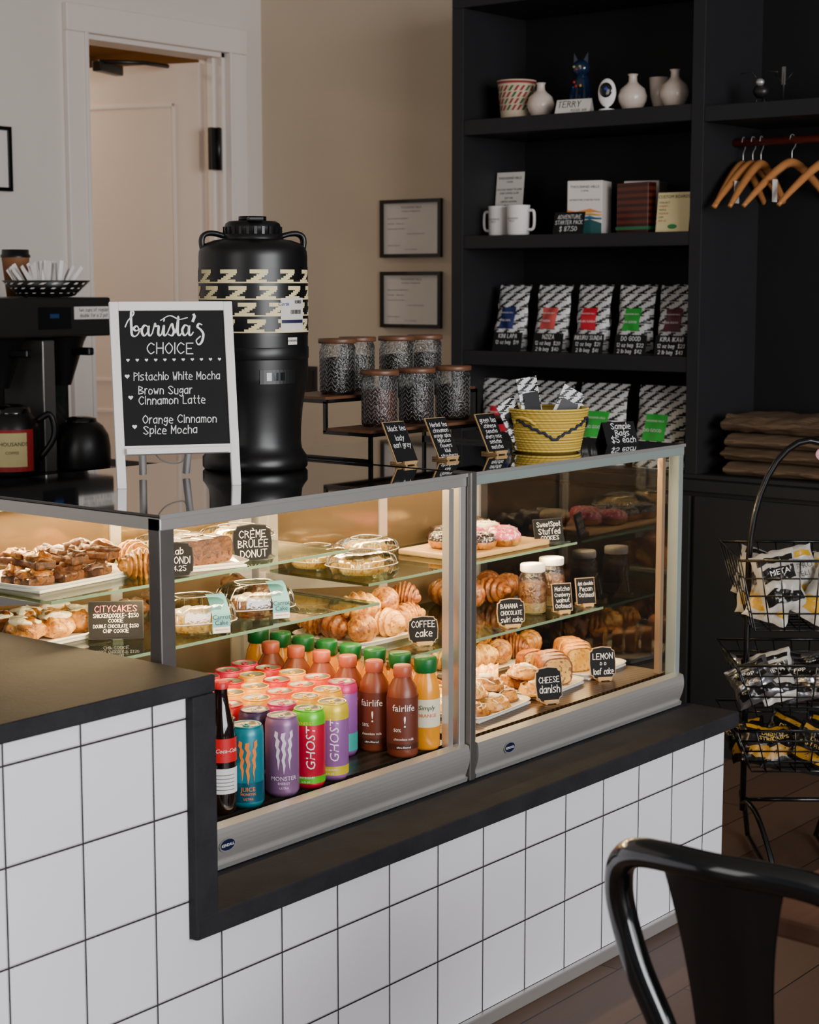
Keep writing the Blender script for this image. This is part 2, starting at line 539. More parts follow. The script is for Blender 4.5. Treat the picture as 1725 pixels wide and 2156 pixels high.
for x0, x1 in ((DX0 - .1, DX0 + .0), (DX1, DX1 + .105)):
    t.box(x0, x1, cy0, 5.2, 0, DZ + .0, MT['trim'], bev=.004)
    xi = x1 - .016 if x0 < DX0 else x0
    t.box(xi, xi + .016, cy0 - .008, cy0, 0, DZ, MT['trim'], bev=.002)
t.box(DX0 - .1, DX1 + .105, cy0 - .004, 5.2, DZ, DZ + .1, MT['trim'], bev=.004)
t.box(DX0, DX0 + .018, 5.2, 5.33, 0, DZ, MT['trim']); t.box(DX1 - .018, DX1, 5.2, 5.33, 0, DZ, MT['trim'])
t.box(DX1 - .032, DX1 - .018, 5.24, 5.27, 0, DZ, MT['trim']); t.box(DX0, DX1, 5.2, 5.33, DZ - .018, DZ, MT['trim'])
struct(t, 'trim_1')
struct(M().box(5.385, 5.4, 3.95, 5.17, 0, .12, MT['trim']).box(-1.5, DX0 - .1, 5.185, 5.2, 0, .12, MT['trim']), 'baseboard_back')
d = M()
W = .72; H = DZ - .04
d.box(0, W, 0, .035, 0, H, MT['doorp'])
for (a, b) in ((.16, 1.0), (1.12, H - .16)):
    for (x0, x1, z0, z1) in ((.11, W - .11, a, a + .012), (.11, W - .11, b - .012, b), (.11, .122, a, b), (W - .122, W - .11, a, b)):
        d.box(x0, x1, -.005, 0, z0, z1, MT['trim'])
    d.box(.122, W - .122, -.001, 0, a + .012, b - .012, MT['doorp'])
door = struct(d, 'door_1')
door.location = (DX1 - .03, 5.325, .01)
door.rotation_euler[2] = math.radians(108)
door.data.transform(Matrix.Scale(-1, 4, (0, 1, 0)))
door.data.flip_normals()
IM = (Matrix.Translation(door.location) @ Matrix.Rotation(door.rotation_euler[2], 4, 'Z')).inverted()
hh = M().box(-.05, .03, -.03, -.01, -.085, .085, MT['blackp'], bev=.003).tube([(-.01, -.034, -.085), (-.01, -.034, .085)], .01, MT['blackp']).make('hinge', loc=(DX1 - .028, 5.235, 2.09))
hh.parent = door; hh.matrix_parent_inverse = IM
ca = M().box(-.19, 0, -.02, .02, -.02, .02, MT['blackp'], bev=.005).tube([(-.17, 0, .02), (-.05, -.14, .022), (.1, -.17, .024)], .009, MT['blackp'], 6)
cc = ca.make('door_closer', loc=(4.93, 5.55, 2.405), rz=.35)
cc.parent = door; cc.matrix_parent_inverse = IM
p = M().box(-.006, 0, -.035, .035, -.057, .057, MT['dark'], bev=.002).box(-.008, -.006, -.017, .017, -.04, .04, MT['blackp'])
p.make('wall_outlet', loc=(5.4, 4.93, 1.148), label='dark wall power outlet on the beige wall', cat='outlet')

# ------------------------------------------------------------------ service counter
b = M()
b.box(.1, 1.982, 2.1, 3.3, .03, .859, MT['tile'])
b.box(1.982, 3.825, 2.1, 2.95, .03, .435, MT['tile'])
cnt = thing('service_counter', 'cafe counter faced in white square tiles with dark grout', 'counter')
b.make('tiled_base', cnt)
M().box(.1, 3.83, 2.085, 2.1, 0, .03, MT['steel'], bev=.003).box(.12, 3.8, 2.1, 2.9, 0, .03, MT['charcoal']).make('kick_strip', cnt, label='silver metal kick strip')
s = M()
s.box(.1, 2.036, 2.082, 3.3, .859, .89, MT['stone'], bev=.004)
s.box(1.982, 2.036, 2.082, 3.3, .436, .8585, MT['stone'], bev=.003)
s.make('raised_countertop', label='dark stone worktop with a downturned end, on the tiled counter', cat='countertop')
s = M()
s.box(1.984, 3.868, 2.081, 3.0, .4352, .475, MT['stone'], bev=.004)
s.make('low_countertop', label='dark stone ledge carrying the two pastry display cases', cat='countertop')

# ------------------------------------------------------------------ display cases
YC, YB, ZB, ZT = 2.235, 2.9, .475, 1.145
def badge(parent, x, y, z):
    m = M()
    n = 24
    def ell(rx, rz, yy, mt):
        m.add([(x + rx * math.cos(2 * pi * i / n), yy, z + rz * math.sin(2 * pi * i / n)) for i in range(n)], [tuple(range(n))], mt)
    ell(.021, .0125, y - .0015, MT['steel']); ell(.0185, .0105, y - .002, cmat((22, 30, 62), .2))
    m.text('KENDALL', .0075, MT['ink'], x, y - .0026, z - .0025)
    return m.make('badge', parent, label='oval blue maker badge')

MT['deckd'] = m_stripes('slotted_dark_deck', (40, 36, 32), (26, 23, 21), 1, .03, .5, .35, .4)
MT['deck'] = m_stripes('slotted_lit_deck', (96, 70, 46), (44, 32, 22), 0, .018, .5, .3, .6)  # warm stripes paint the LED reflection into the deck colour
MT['backg'] = mat('rear_door_panel', (112, 94, 70), .12, .4, var=.15, scale=4)
def case(x0, x1, shelves, frame, label, right):
    c = thing('display_case', label, 'display case', group='refrigerated pastry cases')
    f = M(); F = MT[frame]; S = MT['steel']
    f.box(x0, x1, YC + .012, YB, ZB + .0005, .545, MT['steeld'])
    pw = .035
    f.box(x0, x0 + (pw if not right else .014), YC, YC + .03, .476, ZT - .006, MT['steeld'] if not right else F, bev=.002)
    f.box(x1 - (.02 if not right else .022), x1, YC, YC + .03, .476, ZT - .006, F if right else S, bev=.002)
    f.box(x0, x0 + .03, YB - .03, YB, .476, ZT - .006, S); f.box(x1 - .03, x1, YB - .03, YB, .476, ZT - .006, S)
    f.box(x0, x1, YC - .002, YC + .028, ZT - .028, ZT - .006, F if right else S, bev=.002)
    f.box(x0, x0 + .024, YC, YB, ZT - .028, ZT - .006, S); f.box(x1 - .024, x1, YC, YB, ZT - .028, ZT - .006, S)
    f.box(x0, x1, YB - .03, YB, ZT - .03, ZT - .006, S)
    if not right:
        fx1 = x1 - .06
        f.box(fx1 + .004, fx1 + .02, YC + .002, YC + .02, .56, ZT - .03, S)
    else:
        f.box(x1 - .05, x1 - .036, YC + .03, YC + .045, .56, ZT - .03, MT['crumbp'])
    f.make('frame', c, label='brushed steel frame' if not right else 'grey-green metal frame')
    M().box(x0 - .001, x1 + .001, YC - .002, YB, ZT - .0055, ZT, MT['topg'], bev=.0015).box(x0 - .001, x1 + .001, YC - .005, YC - .002, ZT - .007, ZT + .0005, S).make('top_panel', c, label='smoked black glass top')
    if right:
        xx = x1 - .008
        M().add([(xx, YC + .03, .56), (xx, YB - .03, .56), (xx, YB - .03, ZT - .028), (xx, YC + .03, ZT - .028)], [(0, 1, 2, 3)], MT['sideg']).make('side_glass', c)
    M().box(x0 + .008, x1 - .01, YC + .03, YB - .02, .5455, .56, MT['deck' if right else 'deckd']).make('deck', c, label='slotted metal floor')
    prof = [(YC + .011, .478), (YC - .008, .478), (YC - .010, .487), (YC - .004, .489)]
    for i in range(9):
        a = i / 8
        prof.append((YC - .004 - .012 * math.sin(a * pi * .75), .491 + .066 * a))
    prof += [(YC + .008, .562), (YC + .011, .56)]
    bp = M().extr(prof, x0 + .003, x1 - .003, MT['steel'], smooth=False).make('base_panel', c, label='curved brushed steel base panel')
    badge(bp, (x0 + .137) if not right else (x0 + .115), YC - .0165, .525)
    xm = (x0 + x1) / 2
    for a, bb, yy in ((x0 + .03, xm + .03, YB - .035), (xm - .03, x1 - .03, YB - .02)):
        k = M()
        for q in ((a, a + .03), (bb - .03, bb)): k.box(q[0], q[1], yy, yy + .012, .57, ZT - .03, MT['steel'])
        k.box(a, bb, yy, yy + .012, .57, .6, MT['steel']); k.box(a, bb, yy, yy + .012, ZT - .06, ZT - .03, MT['steel'])
        k.box(a + .03, bb - .03, yy + .004, yy + .008, .6, ZT - .06, MT['backg'])
        k.make('sliding_door', c, label='sliding rear door in steel frame')
    for si, (z, yf) in enumerate(shelves):
        so = M().box(x0 + .015, x1 - .018, yf + .002, YB - .05, z - .006, z, MT['shelfg']).box(x0 + .015, x1 - .018, yf, yf + .002, z - .006, z, MT['gedge']).make('shelf', c, label='clear glass shelf')
        for xx in (x0 + .012, x1 - .022):
            M().extr([(yf + .02, z - .007), (YB - .04, z - .007), (YB - .04, z - .05), (yf + .1, z - .018)], xx, xx + .006, MT['steel']).make('bracket', so)
    M().box(x0 + .04, x1 - .05, YC + .034, YC + .05, ZT - .034, ZT - .0285, MT['led']).make('light_strip', c, label='warm light strip')
    M().box(x0 + .04, x1 - .05, YB - .06, YB - .045, ZT - .04, ZT - .0345, MT['led']).make('light_strip', c, label='warm light strip')
    return c
case(2.055, 2.93, [(.955, 2.55), (.845, 2.46)], 'steel', 'low glass pastry case full of canned drinks and boxed cakes', False)
case(2.955, 3.83, [(.87, 2.54), (.707, 2.456)], 'greyp', 'low glass pastry case with danishes and cookie jars', True)
M().box(2.932, 2.953, YC - .012, YC + .04, .477, ZT + .003, MT['steeld'], bev=.003).make('joining_post', label='steel post joining the two display cases', cat='metal post')

def area(name, loc, target, size, sy, power, col):
    l = bpy.data.lights.new(name, 'AREA'); l.shape = 'RECTANGLE'; l.size = size; l.size_y = sy
    l.energy = power; l.color = col
    o = bpy.data.objects.new(name, l); COL.objects.link(o)
    o.location = loc
    o.rotation_euler = (Vector(target) - Vector(loc)).to_track_quat('-Z', 'Z').to_euler()
    return o
WARM = (1, .70, .34)
area('case_strip_and_fill', (2.49, 2.285, 1.108), (2.49, 2.75, .75), .78, .02, 6, WARM)
area('case_strip_and_fill', (3.39, 2.285, 1.108), (3.39, 2.75, .75), .78, .02, 5, WARM)
area('case_strip_and_fill', (2.49, 2.83, 1.1), (2.49, 2.66, .8), .78, .02, 9, WARM)
area('case_strip_and_fill', (3.39, 2.83, 1.1), (3.39, 2.66, .8), .78, .02, 7, WARM)
area('case_strip_and_fill', (2.49, 2.475, .833), (2.49, 2.45, .5), .78, .02, 2.2, WARM)  # this and the rest are fill added under shelves without strips
area('case_strip_and_fill', (2.49, 2.565, .943), (2.49, 2.68, .8), .78, .02, 2.6, WARM)
area('case_strip_and_fill', (3.39, 2.47, .695), (3.39, 2.50, .5), .78, .02, 3.4, WARM)
area('case_strip_and_fill', (3.39, 2.555, .858), (3.39, 2.68, .65), .78, .02, 3.4, WARM)

# ------------------------------------------------------------------ drinks
CLAW = [[(-.0165, .132), (-.0105, .129), (-.0115, .118), (-.0075, .112), (-.0105, .101), (-.007, .094), (-.0098, .083), (-.0078, .074), (-.0112, .054), (-.0125, .074), (-.0152, .082), (-.0135, .095), (-.0168, .104), (-.0145, .116), (-.0185, .122)],
        [(-.0045, .127), (.0035, .129), (.0015, .117), (.0048, .108), (.0018, .097), (.0042, .086), (.0012, .074), (.003, .064), (-.0004, .046), (-.0022, .064), (-.0045, .074), (-.0018, .086), (-.005, .097), (-.002, .110), (-.006, .118)],
        [(.0115, .129), (.0175, .133), (.0185, .121), (.0145, .115), (.0168, .103), (.0138, .095), (.0152, .081), (.012, .072), (.0118, .052), (.0085, .074), (.0098, .084), (.0070, .095), (.0105, .102), (.0078, .113), (.0118, .119)]]
def can_mesh(c, kind):
    root = thing('drink_can', '', 'can')
    r = .033
    h = .157
    b = M(); cm = cmat(c['col'], .35, .25)
    b.lathe([(0, .004), (r - .008, .002), (r - .005, 0), (r, .01), (r, h - .018), (r - .0015, h - .010), (r - .0045, h - .004)], cm, 28)
    if 'lo' in c:
        b.lathe([(r + .0003, .012), (r + .0003, c.get('lz', .05))], cmat(c['lo'], .35, .25), 28)
    if 'hi' in c:
        b.lathe([(r + .0003, c.get('hz', .105)), (r + .0003, h - .018), (r - .001, h - .009), (r - .004, h - .0035)], cmat(c['hi'], .35, .25), 28)
    ink = cmat(c['ink'], .4)
    if c['t'] == 'claw':
        for P in CLAW:
            v = [(math.sin(x / r) * (r + .0009), -math.cos(x / r) * (r + .0009), z) for x, z in P]
            b.add(v, [tuple(reversed(range(len(v))))], ink)
        b.text(c.get('top', 'MONSTER'), .0115, ink, 0, 0, .034, wrap=r)
        b.text(c.get('sub', 'ENERGY'), .0065, ink, 0, 0, .026, wrap=r)
        b.text('ULTRA', .006, ink, 0, 0, .017, wrap=r)
    elif c['t'] == 'side':
        b.text(c['top'], c.get('sz', .026), ink, .009, 0, .038, wrap=r, rot=pi / 2, align='LEFT', shear=.2)
        b.text('ENERGY', .008, cmat((240, 230, 60), .4), -.008, 0, .13, wrap=r)
        b.text('ZERO SUGARS', .0055, MT['ink'], -.01, 0, .022, wrap=r)
        b.text('16 FL OZ', .0045, MT['ink'], -.01, 0, .014, wrap=r)
    else:
        b.text(c['top'], .02, ink, 0, 0, .075, wrap=r, shear=.2)
        b.text('ENERGY', .007, ink, 0, 0, .055, wrap=r)
    b.make('can_body', root)
    l = M()
    al = cmat((150, 142, 132), .35, .6)
    rimc = cmat(c.get('hi', c['col']), .35, .3)
    l.lathe([(r - .0045, h - .004), (r - .0038, h - .001), (r - .0048, h), (r - .0070, h - .001)], rimc, 28)
    l.lathe([(r - .0070, h - .001), (r - .009, h - .005), (0, h - .005)], al, 28)
    l.make('can_rim', root)
    tb = M()
    tc = cmat(c.get('tab', (190, 188, 186)), .4, .4)
    tb.tube([(math.cos(a) * .005, math.sin(a) * .008 + .004, h - .0042) for a in [2 * pi * i / 12 for i in range(12)]], .0018, tc, 5, True)
    tb.make('pull_tab', root)
    return root

CANS = {
 'teal': dict(col=(20, 130, 146), ink=(246, 130, 40), t='claw', top='JUICE', sub='MONSTER', lo=(16, 84, 104), tab=(40, 150, 160)),
 'lilac': dict(col=(140, 100, 144), ink=(236, 222, 236), t='claw', tab=(190, 180, 190)),
 'purple': dict(col=(92, 40, 104), ink=(200, 190, 210), t='claw', hi=(60, 40, 76)),
 'ghostr': dict(col=(206, 10, 56), ink=(250, 250, 250), t='side', top='GHOST', lo=(90, 196, 20), hi=(100, 206, 30), lz=.026, hz=.128, tab=(150, 210, 60)),
 'ghostp': dict(col=(160, 104, 170), ink=(250, 250, 250), t='side', top='GHOST', lo=(226, 202, 30), hi=(236, 206, 30), lz=.03, hz=.124, tab=(236, 210, 60)),
 'yellow': dict(col=(240, 172, 0), ink=(40, 40, 50), t='txt', top='C4', tab=(236, 180, 20)),
 'pink': dict(col=(216, 20, 76), ink=(250, 240, 240), t='side', top='ALANI', tab=(216, 50, 90)),
 'red': dict(col=(190, 10, 20), ink=(250, 240, 240), t='side', top='ALANI', tab=(196, 30, 30)),
 'alani': dict(col=(150, 90, 166), ink=(250, 240, 250), t='side', top='Alani', lo=(60, 176, 166), hi=(190, 40, 106), hz=.135, tab=(210, 80, 120)),
 'orange': dict(col=(226, 84, 16), ink=(250, 240, 240), t='txt', top='NU', tab=(226, 90, 40)),
}
LBL = {'teal': 'teal energy drink can with orange claw marks', 'lilac': 'lilac energy drink can with silver claw marks', 'purple': 'dark purple energy drink can with claw marks',
       'ghostr': 'red and lime green energy drink can with sideways lettering', 'ghostp': 'lavender and yellow energy drink can with sideways lettering',
       'yellow': 'yellow energy drink can among other cans', 'pink': 'hot pink slim energy drink can', 'red': 'red slim energy drink can',
       'alani': 'purple energy drink can with a teal base', 'orange': 'orange energy drink can among other cans'}
protos = {}
def put_can(k, x, y, rz):
    if k not in protos:
        o = can_mesh(CANS[k], CANS[k]['t']); o['label'] = LBL[k]; o['group'] = 'energy drink cans in the case'
        o.location = (x, y, .56); o.rotation_euler[2] = rz; protos[k] = o
    else:
        dup(protos[k], (x, y, .56), rz)
cols = [(2.313, ['teal', 'purple', 'yellow', 'pink', 'yellow'], 2.285), (2.408, ['lilac', 'purple', 'red', 'pink', 'yellow', 'pink'], 2.283),
        (2.482, ['ghostr', 'alani', 'yellow', 'yellow', 'pink', 'red'], 2.28), (2.554, ['ghostp', 'yellow', 'orange', 'yellow', 'red', 'pink'], 2.283),
        (2.628, ['yellow', 'orange', 'red', 'yellow', 'pink'], 2.362), (2.70, ['alani', 'orange', 'yellow', 'red', 'pink'], 2.385)]
for x, ks, y0 in cols:
    for i, k in enumerate(ks):
        put_can(k, x + R.uniform(-.001, .001), y0 + i * .0715, -.75 + R.uniform(-.25, .25) if i else -.72)

def bottle(name, label, prof, bodym, capprof, capm, fn, grp):
    o = thing(name, label, 'bottle', group=grp)
    M().lathe(prof, bodym, 24).make('bottle_body', o)
    M().lathe(capprof, capm, 20).make('bottle_cap', o)
    l = M(); fn(l); l.make('bottle_label', o)
    return o
brn = cmat((118, 56, 34), .35)
def milk_l(l):
    l.lathe([(.0336, .018), (.0336, .128)], cmat((100, 44, 28), .45), 24)
    l.lathe([(.0338, .018), (.0338, .03)], cmat((70, 30, 22), .45), 24)
    l.text('fairlife', .020, MT['ink'], 0, 0, .100, wrap=.0338)
    l.text('!', .034, MT['ink'], .002, 0, .066, wrap=.0338)
    l.text('50%', .010, MT['ink'], -.014, 0, .056, wrap=.0338); l.text('chocolate milk', .0075, MT['ink'], 0, 0, .038, wrap=.034)
    l.text('ultra-filtered', .006, MT['ink'], 0, 0, .021, wrap=.034)
milk = bottle('milk_bottle', 'brown plastic chocolate milk bottle with copper cap', [(0, 0), (.03, 0), (.033, .006), (.033, .125), (.030, .145), (.018, .165), (.0165, .172)], brn,
              [(.0185, .168), (.0195, .17), (.0195, .19), (.018, .192), (0, .192)], cmat((168, 78, 52), .4), milk_l, 'chocolate milk bottles in the case')
milk.location = (2.776, 2.283, .56); milk.rotation_euler[2] = -.8
for i in range(1, 6): dup(milk, (2.776 - (i == 1) * .002, 2.283 + i * .076, .56), -.8 + R.uniform(-.3, .3))
def oj_l(l):
    l.lathe([(.0313, .05), (.0313, .11)], cmat((236, 226, 196), .5), 24)
    l.text('Simply', .014, cmat((30, 90, 50), .5), 0, 0, .088, wrap=.0315, shear=.2); l.text('ORANGE', .011, cmat((226, 110, 30), .5), 0, 0, .072, wrap=.0315)
oj = bottle('juice_bottle', 'orange juice bottle with a green cap', [(0, 0), (.028, 0), (.031, .006), (.031, .12), (.027, .145), (.019, .165), (.0185, .172)], cmat((236, 150, 8), .2),
            [(.023, .165), (.0245, .167), (.0245, .193), (.023, .197), (0, .197)], cmat((10, 96, 42), .4), oj_l, 'orange juice bottles in the case')
oj.location = (2.852, 2.282, .56); oj.rotation_euler[2] = -.8
for i in range(1, 8): dup(oj, (2.852, 2.282 + i * .0705, .56), -.7)
def coke_l(l):
    l.lathe([(.0282, .1), (.0276, .145)], cmat((206, 14, 26), .4), 24)
    l.text('Coca-Cola', .0105, MT['ink'], .004, 0, .119, wrap=.0284, shear=.3)
    l.lathe([(.0279, .04), (.0279, .088)], cmat((230, 230, 230), .5), 24)
    for i in range(5): l.wrapq(-.7, .7, .047 + i * .007, .0485 + i * .007, .0282, MT['greyink'], n=6)
coke = bottle('cola_bottle', 'dark glass cola bottle with red label', [(0, 0), (.026, 0), (.0275, .008), (.0275, .05), (.0272, .12), (.0265, .15), (.024, .17), (.016, .2), (.0125, .225), (.0125, .24)], cmat((22, 10, 8), .08, 0., .5),
              [(.0145, .236), (.0145, .248), (.012, .25), (0, .25)], cmat((200, 30, 36), .4), coke_l, 'glass cola bottles in the case')
coke.location = (2.252, 2.290, .56); coke.rotation_euler[2] = -.55
dup(coke, (2.243, 2.362, .56), -.7); dup(coke, (2.185, 2.30, .56), -.7)

# ------------------------------------------------------------------ chalk signs
def scallop(w, h, k=.12):
    a = min(w, h) * k
    x = w / 2
    out = [(-x + a, 0), (0, -a * .35), (x - a, 0)]
    out += [(x - a * math.cos(t), a * math.sin(t)) for t in (0.4, .8, 1.2)]
    out += [(x, a), (x + a * .3, h / 2), (x, h - a)]
    out += [(x - a * math.sin(t), h - a * math.cos(t)) for t in (.4, .8, 1.2)]
    out += [(x - a, h), (0, h + a * .4), (-x + a, h)]
    out += [(-x + a * math.cos(t), h - a * math.sin(t)) for t in (.4, .8, 1.2)]
    out += [(-x, h - a), (-x - a * .3, h / 2), (-x, a)]
    out += [(-x + a * math.sin(t), a * math.cos(t)) for t in (.4, .8, 1.2)]
    return out
def rectpts(w, h): return [(-w / 2, 0), (w / 2, 0), (w / 2, h), (-w / 2, h)]

def chalk_sign(label, lines, w, h, loc, rz, lean=.2, shape='scallop', rim='woodl', base='woodl', grp='chalk price signs in the cases', easel=True):
    o = thing('chalk_sign', label, 'sign', loc, rz, grp)
    T = TR(0, 0, .008 if easel else .0035, rx=-lean)
    pts = scallop(w, h) if shape == 'scallop' else rectpts(w, h)
    b = M()
    big = [((p[0]) * (1 + .0038 / w), p[1] * (1 + .0038 / h) - .0019) for p in pts]
    if rim: b.plate2d(big, .003, MT[rim], T @ Matrix.Translation((0, .0005, 0)))
    b.plate2d(pts, .002, MT['chalk'], T @ Matrix.Translation((0, -.0012, 0)))
    z = h * .93
    for l in lines:
        z -= l[1] * 1.0
        b.hand(l[0], l[1], MT[l[2]] if len(l) > 2 else MT['ink'], 0, -.0022, z + l[1] * .12, T, maxw=w * .84)
    b.make('chalkboard', o)
    if easel:
        e = M()
        for sx in (-1, 1):
            e.box(sx * w * .22 - .003, sx * w * .22 + .003, -.012, .04, 0, .006, MT[base], bev=.001)
        e.box(-w * .3, w * .3, -.012, -.005, .002, .010, MT[base], bev=.001)
        e.tube([(0, .036, .004), (0, .006 + h * .55 * math.sin(lean), h * .6)], .003, MT[base], 6)
        e.make('easel', o, label='small pale wooden easel')
    return o

chalk_sign('black chalk sign reading creme brulee donut', [('CR\u00c8ME', .021), ('BR\u00dbL\u00c9E', .021), ('DONUT', .021)], .08, .07, (2.66, 2.60, .955), -.45, .15, rim='dark', easel=False)
chalk_sign('black chalk sign for blondies beside a cake plate', [('Lab', .018), ('BLONDI', .019), ('$4.25', .014)], .06, .062, (2.415, 2.575, .955), -.6, .1, rim='dark', easel=False)
chalk_sign('large black chalk card with cake names and prices', [('CITYCAKES', .017, 'pinkink'), ('SNICKERDOODLE- $3.50', .011), ('COOKIE', .0095), ('DOUBLE CHOCOLATE $3.50', .011), ('CHIP COOKIE', .0095)], .105, .072, (2.27, 2.60, .845), -.75, .35, 'rect', rim='dark', easel=False)
chalk_sign('black chalk sign reading coffee cake', [('COFFEE', .020), ('cake', .022)], .066, .056, (3.130, 2.51, .707), -.6, .15)
chalk_sign('black chalk sign reading sweet spot stuffed cookies', [('SweetSpot', .017), ('Stuffed', .02), ('COOKIES', .015)], .085, .06, (3.745, 2.58, .87), -.4, .25, 'rect', rim='dark', easel=False)
chalk_sign('scalloped chalk sign reading banana chocolate swirl cake', [('BANANA -', .0175), ('CHOCOLATE', .0165), ('swirl cake', .0175)], .066, .060, (3.43, 2.475, .707), -.55, .12)
chalk_sign('small chalk sign for cranberry oatmeal in front of jar', [('Matcha', .0145), ('Cranberry', .0145), ('walnut', .0145), ('Oatmeal', .0145)], .052, .068, (3.665, 2.482, .707), -.5, .2, 'rect', rim='woodl')
chalk_sign('small chalk sign for pecan oatmeal in front of jar', [('dark chocolate', .0145), ('Pecan', .0155), ('Oatmeal', .0155)], .052, .066, (3.785, 2.49, .707), -.5, .2, 'rect', rim='woodl')
chalk_sign('scalloped chalk sign reading cheese danish', [('', .008), ('CHEESE', .022), ('danish', .024)], .062, .074, (3.345, 2.30, .56), -.5, .18)
chalk_sign('scalloped chalk sign reading lemon loaf cake', [('', .004), ('LEMON', .02), ('o o', .014), ('loaf cake', .024)], .064, .072, (3.63, 2.335, .56), -.55, .18)
chalk_sign('small scalloped chalk sign beside the pastry tray', [('$3', .022)], .05, .045, (2.995, 2.29, .56), -.5, .15)

# ------------------------------------------------------------------ pastries
def plate(label, w, d, loc, rz, m='plate', name='serving_plate', th=.006):
    o = M()
    o.box(-w / 2 + .012, w / 2 - .012, -d / 2 + .012, d / 2 - .012, 0, th, MT[m], bev=.002)
    v = []; f = []
    ring = []
    for (ww, dd, zz) in ((w - .03, d - .03, th * .6), (w, d, th + .008), (w - .004, d - .004, th + .009), (w - .034, d - .034, th)):
        base = len(v)
        for i in range(32):
            a = 2 * pi * i / 32
            c, s_ = math.cos(a), math.sin(a)
            e = .35
            v.append((ww / 2 * math.copysign(abs(c) ** e, c), dd / 2 * math.copysign(abs(s_) ** e, s_), zz))
        ring.append(base)
    for k in range(3):
        for i in range(32):
            f.append((ring[k] + i, ring[k] + (i + 1) % 32, ring[k + 1] + (i + 1) % 32, ring[k + 1] + i))
    o.add(v, f, MT[m], True)
    return o.make(name, loc=loc, rz=rz, label=label, cat='plate')

CRV = ['crust', 'crustl', 'crust', 'crustd']
def croissant_m(L, r, mt, seed):
    if mt is None: mt = MT[CRV[seed % 4]]
    pts = []; rr = []
    n = 40
    sq = 1 + .12 * math.sin(seed * 2.3)
    for i in range(n + 1):
        t = i / n
        a = (t - .5) * (1.5 + .3 * math.sin(seed))
        pts.append((math.sin(a) * L * .62 * sq, -math.cos(a) * L * .4 + L * .34, 0))
        prof = max(.12, math.sin(pi * (t * .94 + .03)) ** .9)
        ph = (t * (6 + seed % 3) + .2) % 1.
        rr.append(r * prof * (.78 + .34 * (1 - abs(2 * ph - 1) ** 2.2)))
    return M().tube(pts, rr, mt, 14)
def put_pastry(m, name, label, cat, loc, rz, grp, tilt=0, sc=1.):
    o = m.make(name, loc=loc, rz=rz, label=label, cat=cat, group=grp)
    if tilt: o.rotation_euler[1] = tilt
    return o

def slice_cake(w, d, h, crust, crumb, seed=0):
    m = M()
    def fn(u, v):
        a = u * 2 * pi
        c, s_ = math.cos(a), math.sin(a)
        x = w / 2 * math.copysign(abs(c) ** .5, c); z = h / 2 * math.copysign(abs(s_) ** .55, s_) + h / 2
        if s_ > 0: z += .12 * h * s_
        x *= 1 + .04 * noise.noise(Vector((a * 2, seed, 0)))
        return (x, (v - .5) * d, max(0, z))
    m.grid(fn, 24, 2, crust)
    for y in (-.5, .5):
        m.add([fn(i / 24, y + .5) for i in range(24)], [tuple(range(24))], crust)
        m.add([((fn(i / 24, 0)[0]) * .9, y * d * 1.02, (fn(i / 24, 0)[2] - h / 2) * .9 + h / 2) for i in range(24)], [tuple(range(24))], crumb)
    return m

def danish(seed, r=.04):
    m = M()
    cr = MT['crustl' if seed % 2 else 'crust']
    def fn(u, v):
        a = u * 2 * pi
        rad = r * v * (1 + .1 * noise.noise(Vector((math.cos(a) * 1.5 + seed, math.sin(a) * 1.5, v))))
        sp = (v * 3.2 + u + seed * .3) % 1.
        z = .010 + .014 * (1 - v ** 3) + .008 * (1 - abs(2 * sp - 1)) + .003 * noise.noise(Vector((math.cos(a) * 4 * v, math.sin(a) * 4 * v, seed)))
        if v > .97: z = .004
        return (math.cos(a) * rad, math.sin(a) * rad * .85, z)
    m.grid(fn, 30, 18, cr)
    m.lathe([(0, .0), (r * .9, .0), (r * 1.0, .005)], cr, 24)
    m.blob(r * .4, r * .34, .006, MT['icing'], TR(0, 0, .029), .5, 60, seed, 8)
    for k in range(3):
        y = (-1 + k) * r * .5
        m.tube([(x * r * .22, y + .004 * math.sin(x * 2.1 + seed), .027 - .0012 * x * x * .6) for x in range(-3, 4)], .0017, MT['icing'], 5)
    return m
def turnover(seed):
    m = M()
    def fn(u, v):
        x = (u - .5) * .115 * (1 - .75 * v); y = (v - .35) * .085
        hgt = .028 * math.sin(pi * min(1, u * 1.0)) ** .6 * (1 - v ** 2.5) ** .7
        lay = .003 * math.sin(v * 26 + 3 * u)
        return (x, y, max(0, hgt + lay * (hgt > .004)) + .004)
    m.grid(fn, 18, 18, MT['crustl'])
    m.grid(lambda u, v: (fn(1 - u, v)[0], fn(u, v)[1], .001), 6, 6, MT['crust'])
    for k in range(4): m.tube([(x * .011, -.012 + k * .012 + .003 * math.sin(x), .031 - .0022 * x * x - .003 * k) for x in range(-2, 3)], .0015, MT['icing'], 5)
    return m
G = 'pastries in the display cases'
def heap(mf, name, label, cat, pts, z, n=None):
    for i, p in enumerate(pts):
        put_pastry(mf(i), name, label, cat, (p[0], p[1], z + (p[2] if len(p) > 2 else 0)), i * 1.3 + .4, G, tilt=R.uniform(-.15, .15))
plate('white oval plate with cake pieces', .19, .15, (2.53, 2.635, .955), -.3)
for i, (dx, dy) in enumerate(((-.045, -.005), (.0, -.012), (.045, .0), (-.02, .04), (.03, .042))):
    m = slice_cake(.062, .04, .05, MT['brown'], MT['brown'], i)
    put_pastry(m, 'cake_slice', 'thick brown cake slice on a plate', 'cake', (2.53 + dx, 2.63 + dy, .9615), -.5 + i * .15, G)
plate('white rectangular tray of sugared bars', .30, .22, (2.235, 2.74, .955), .1)
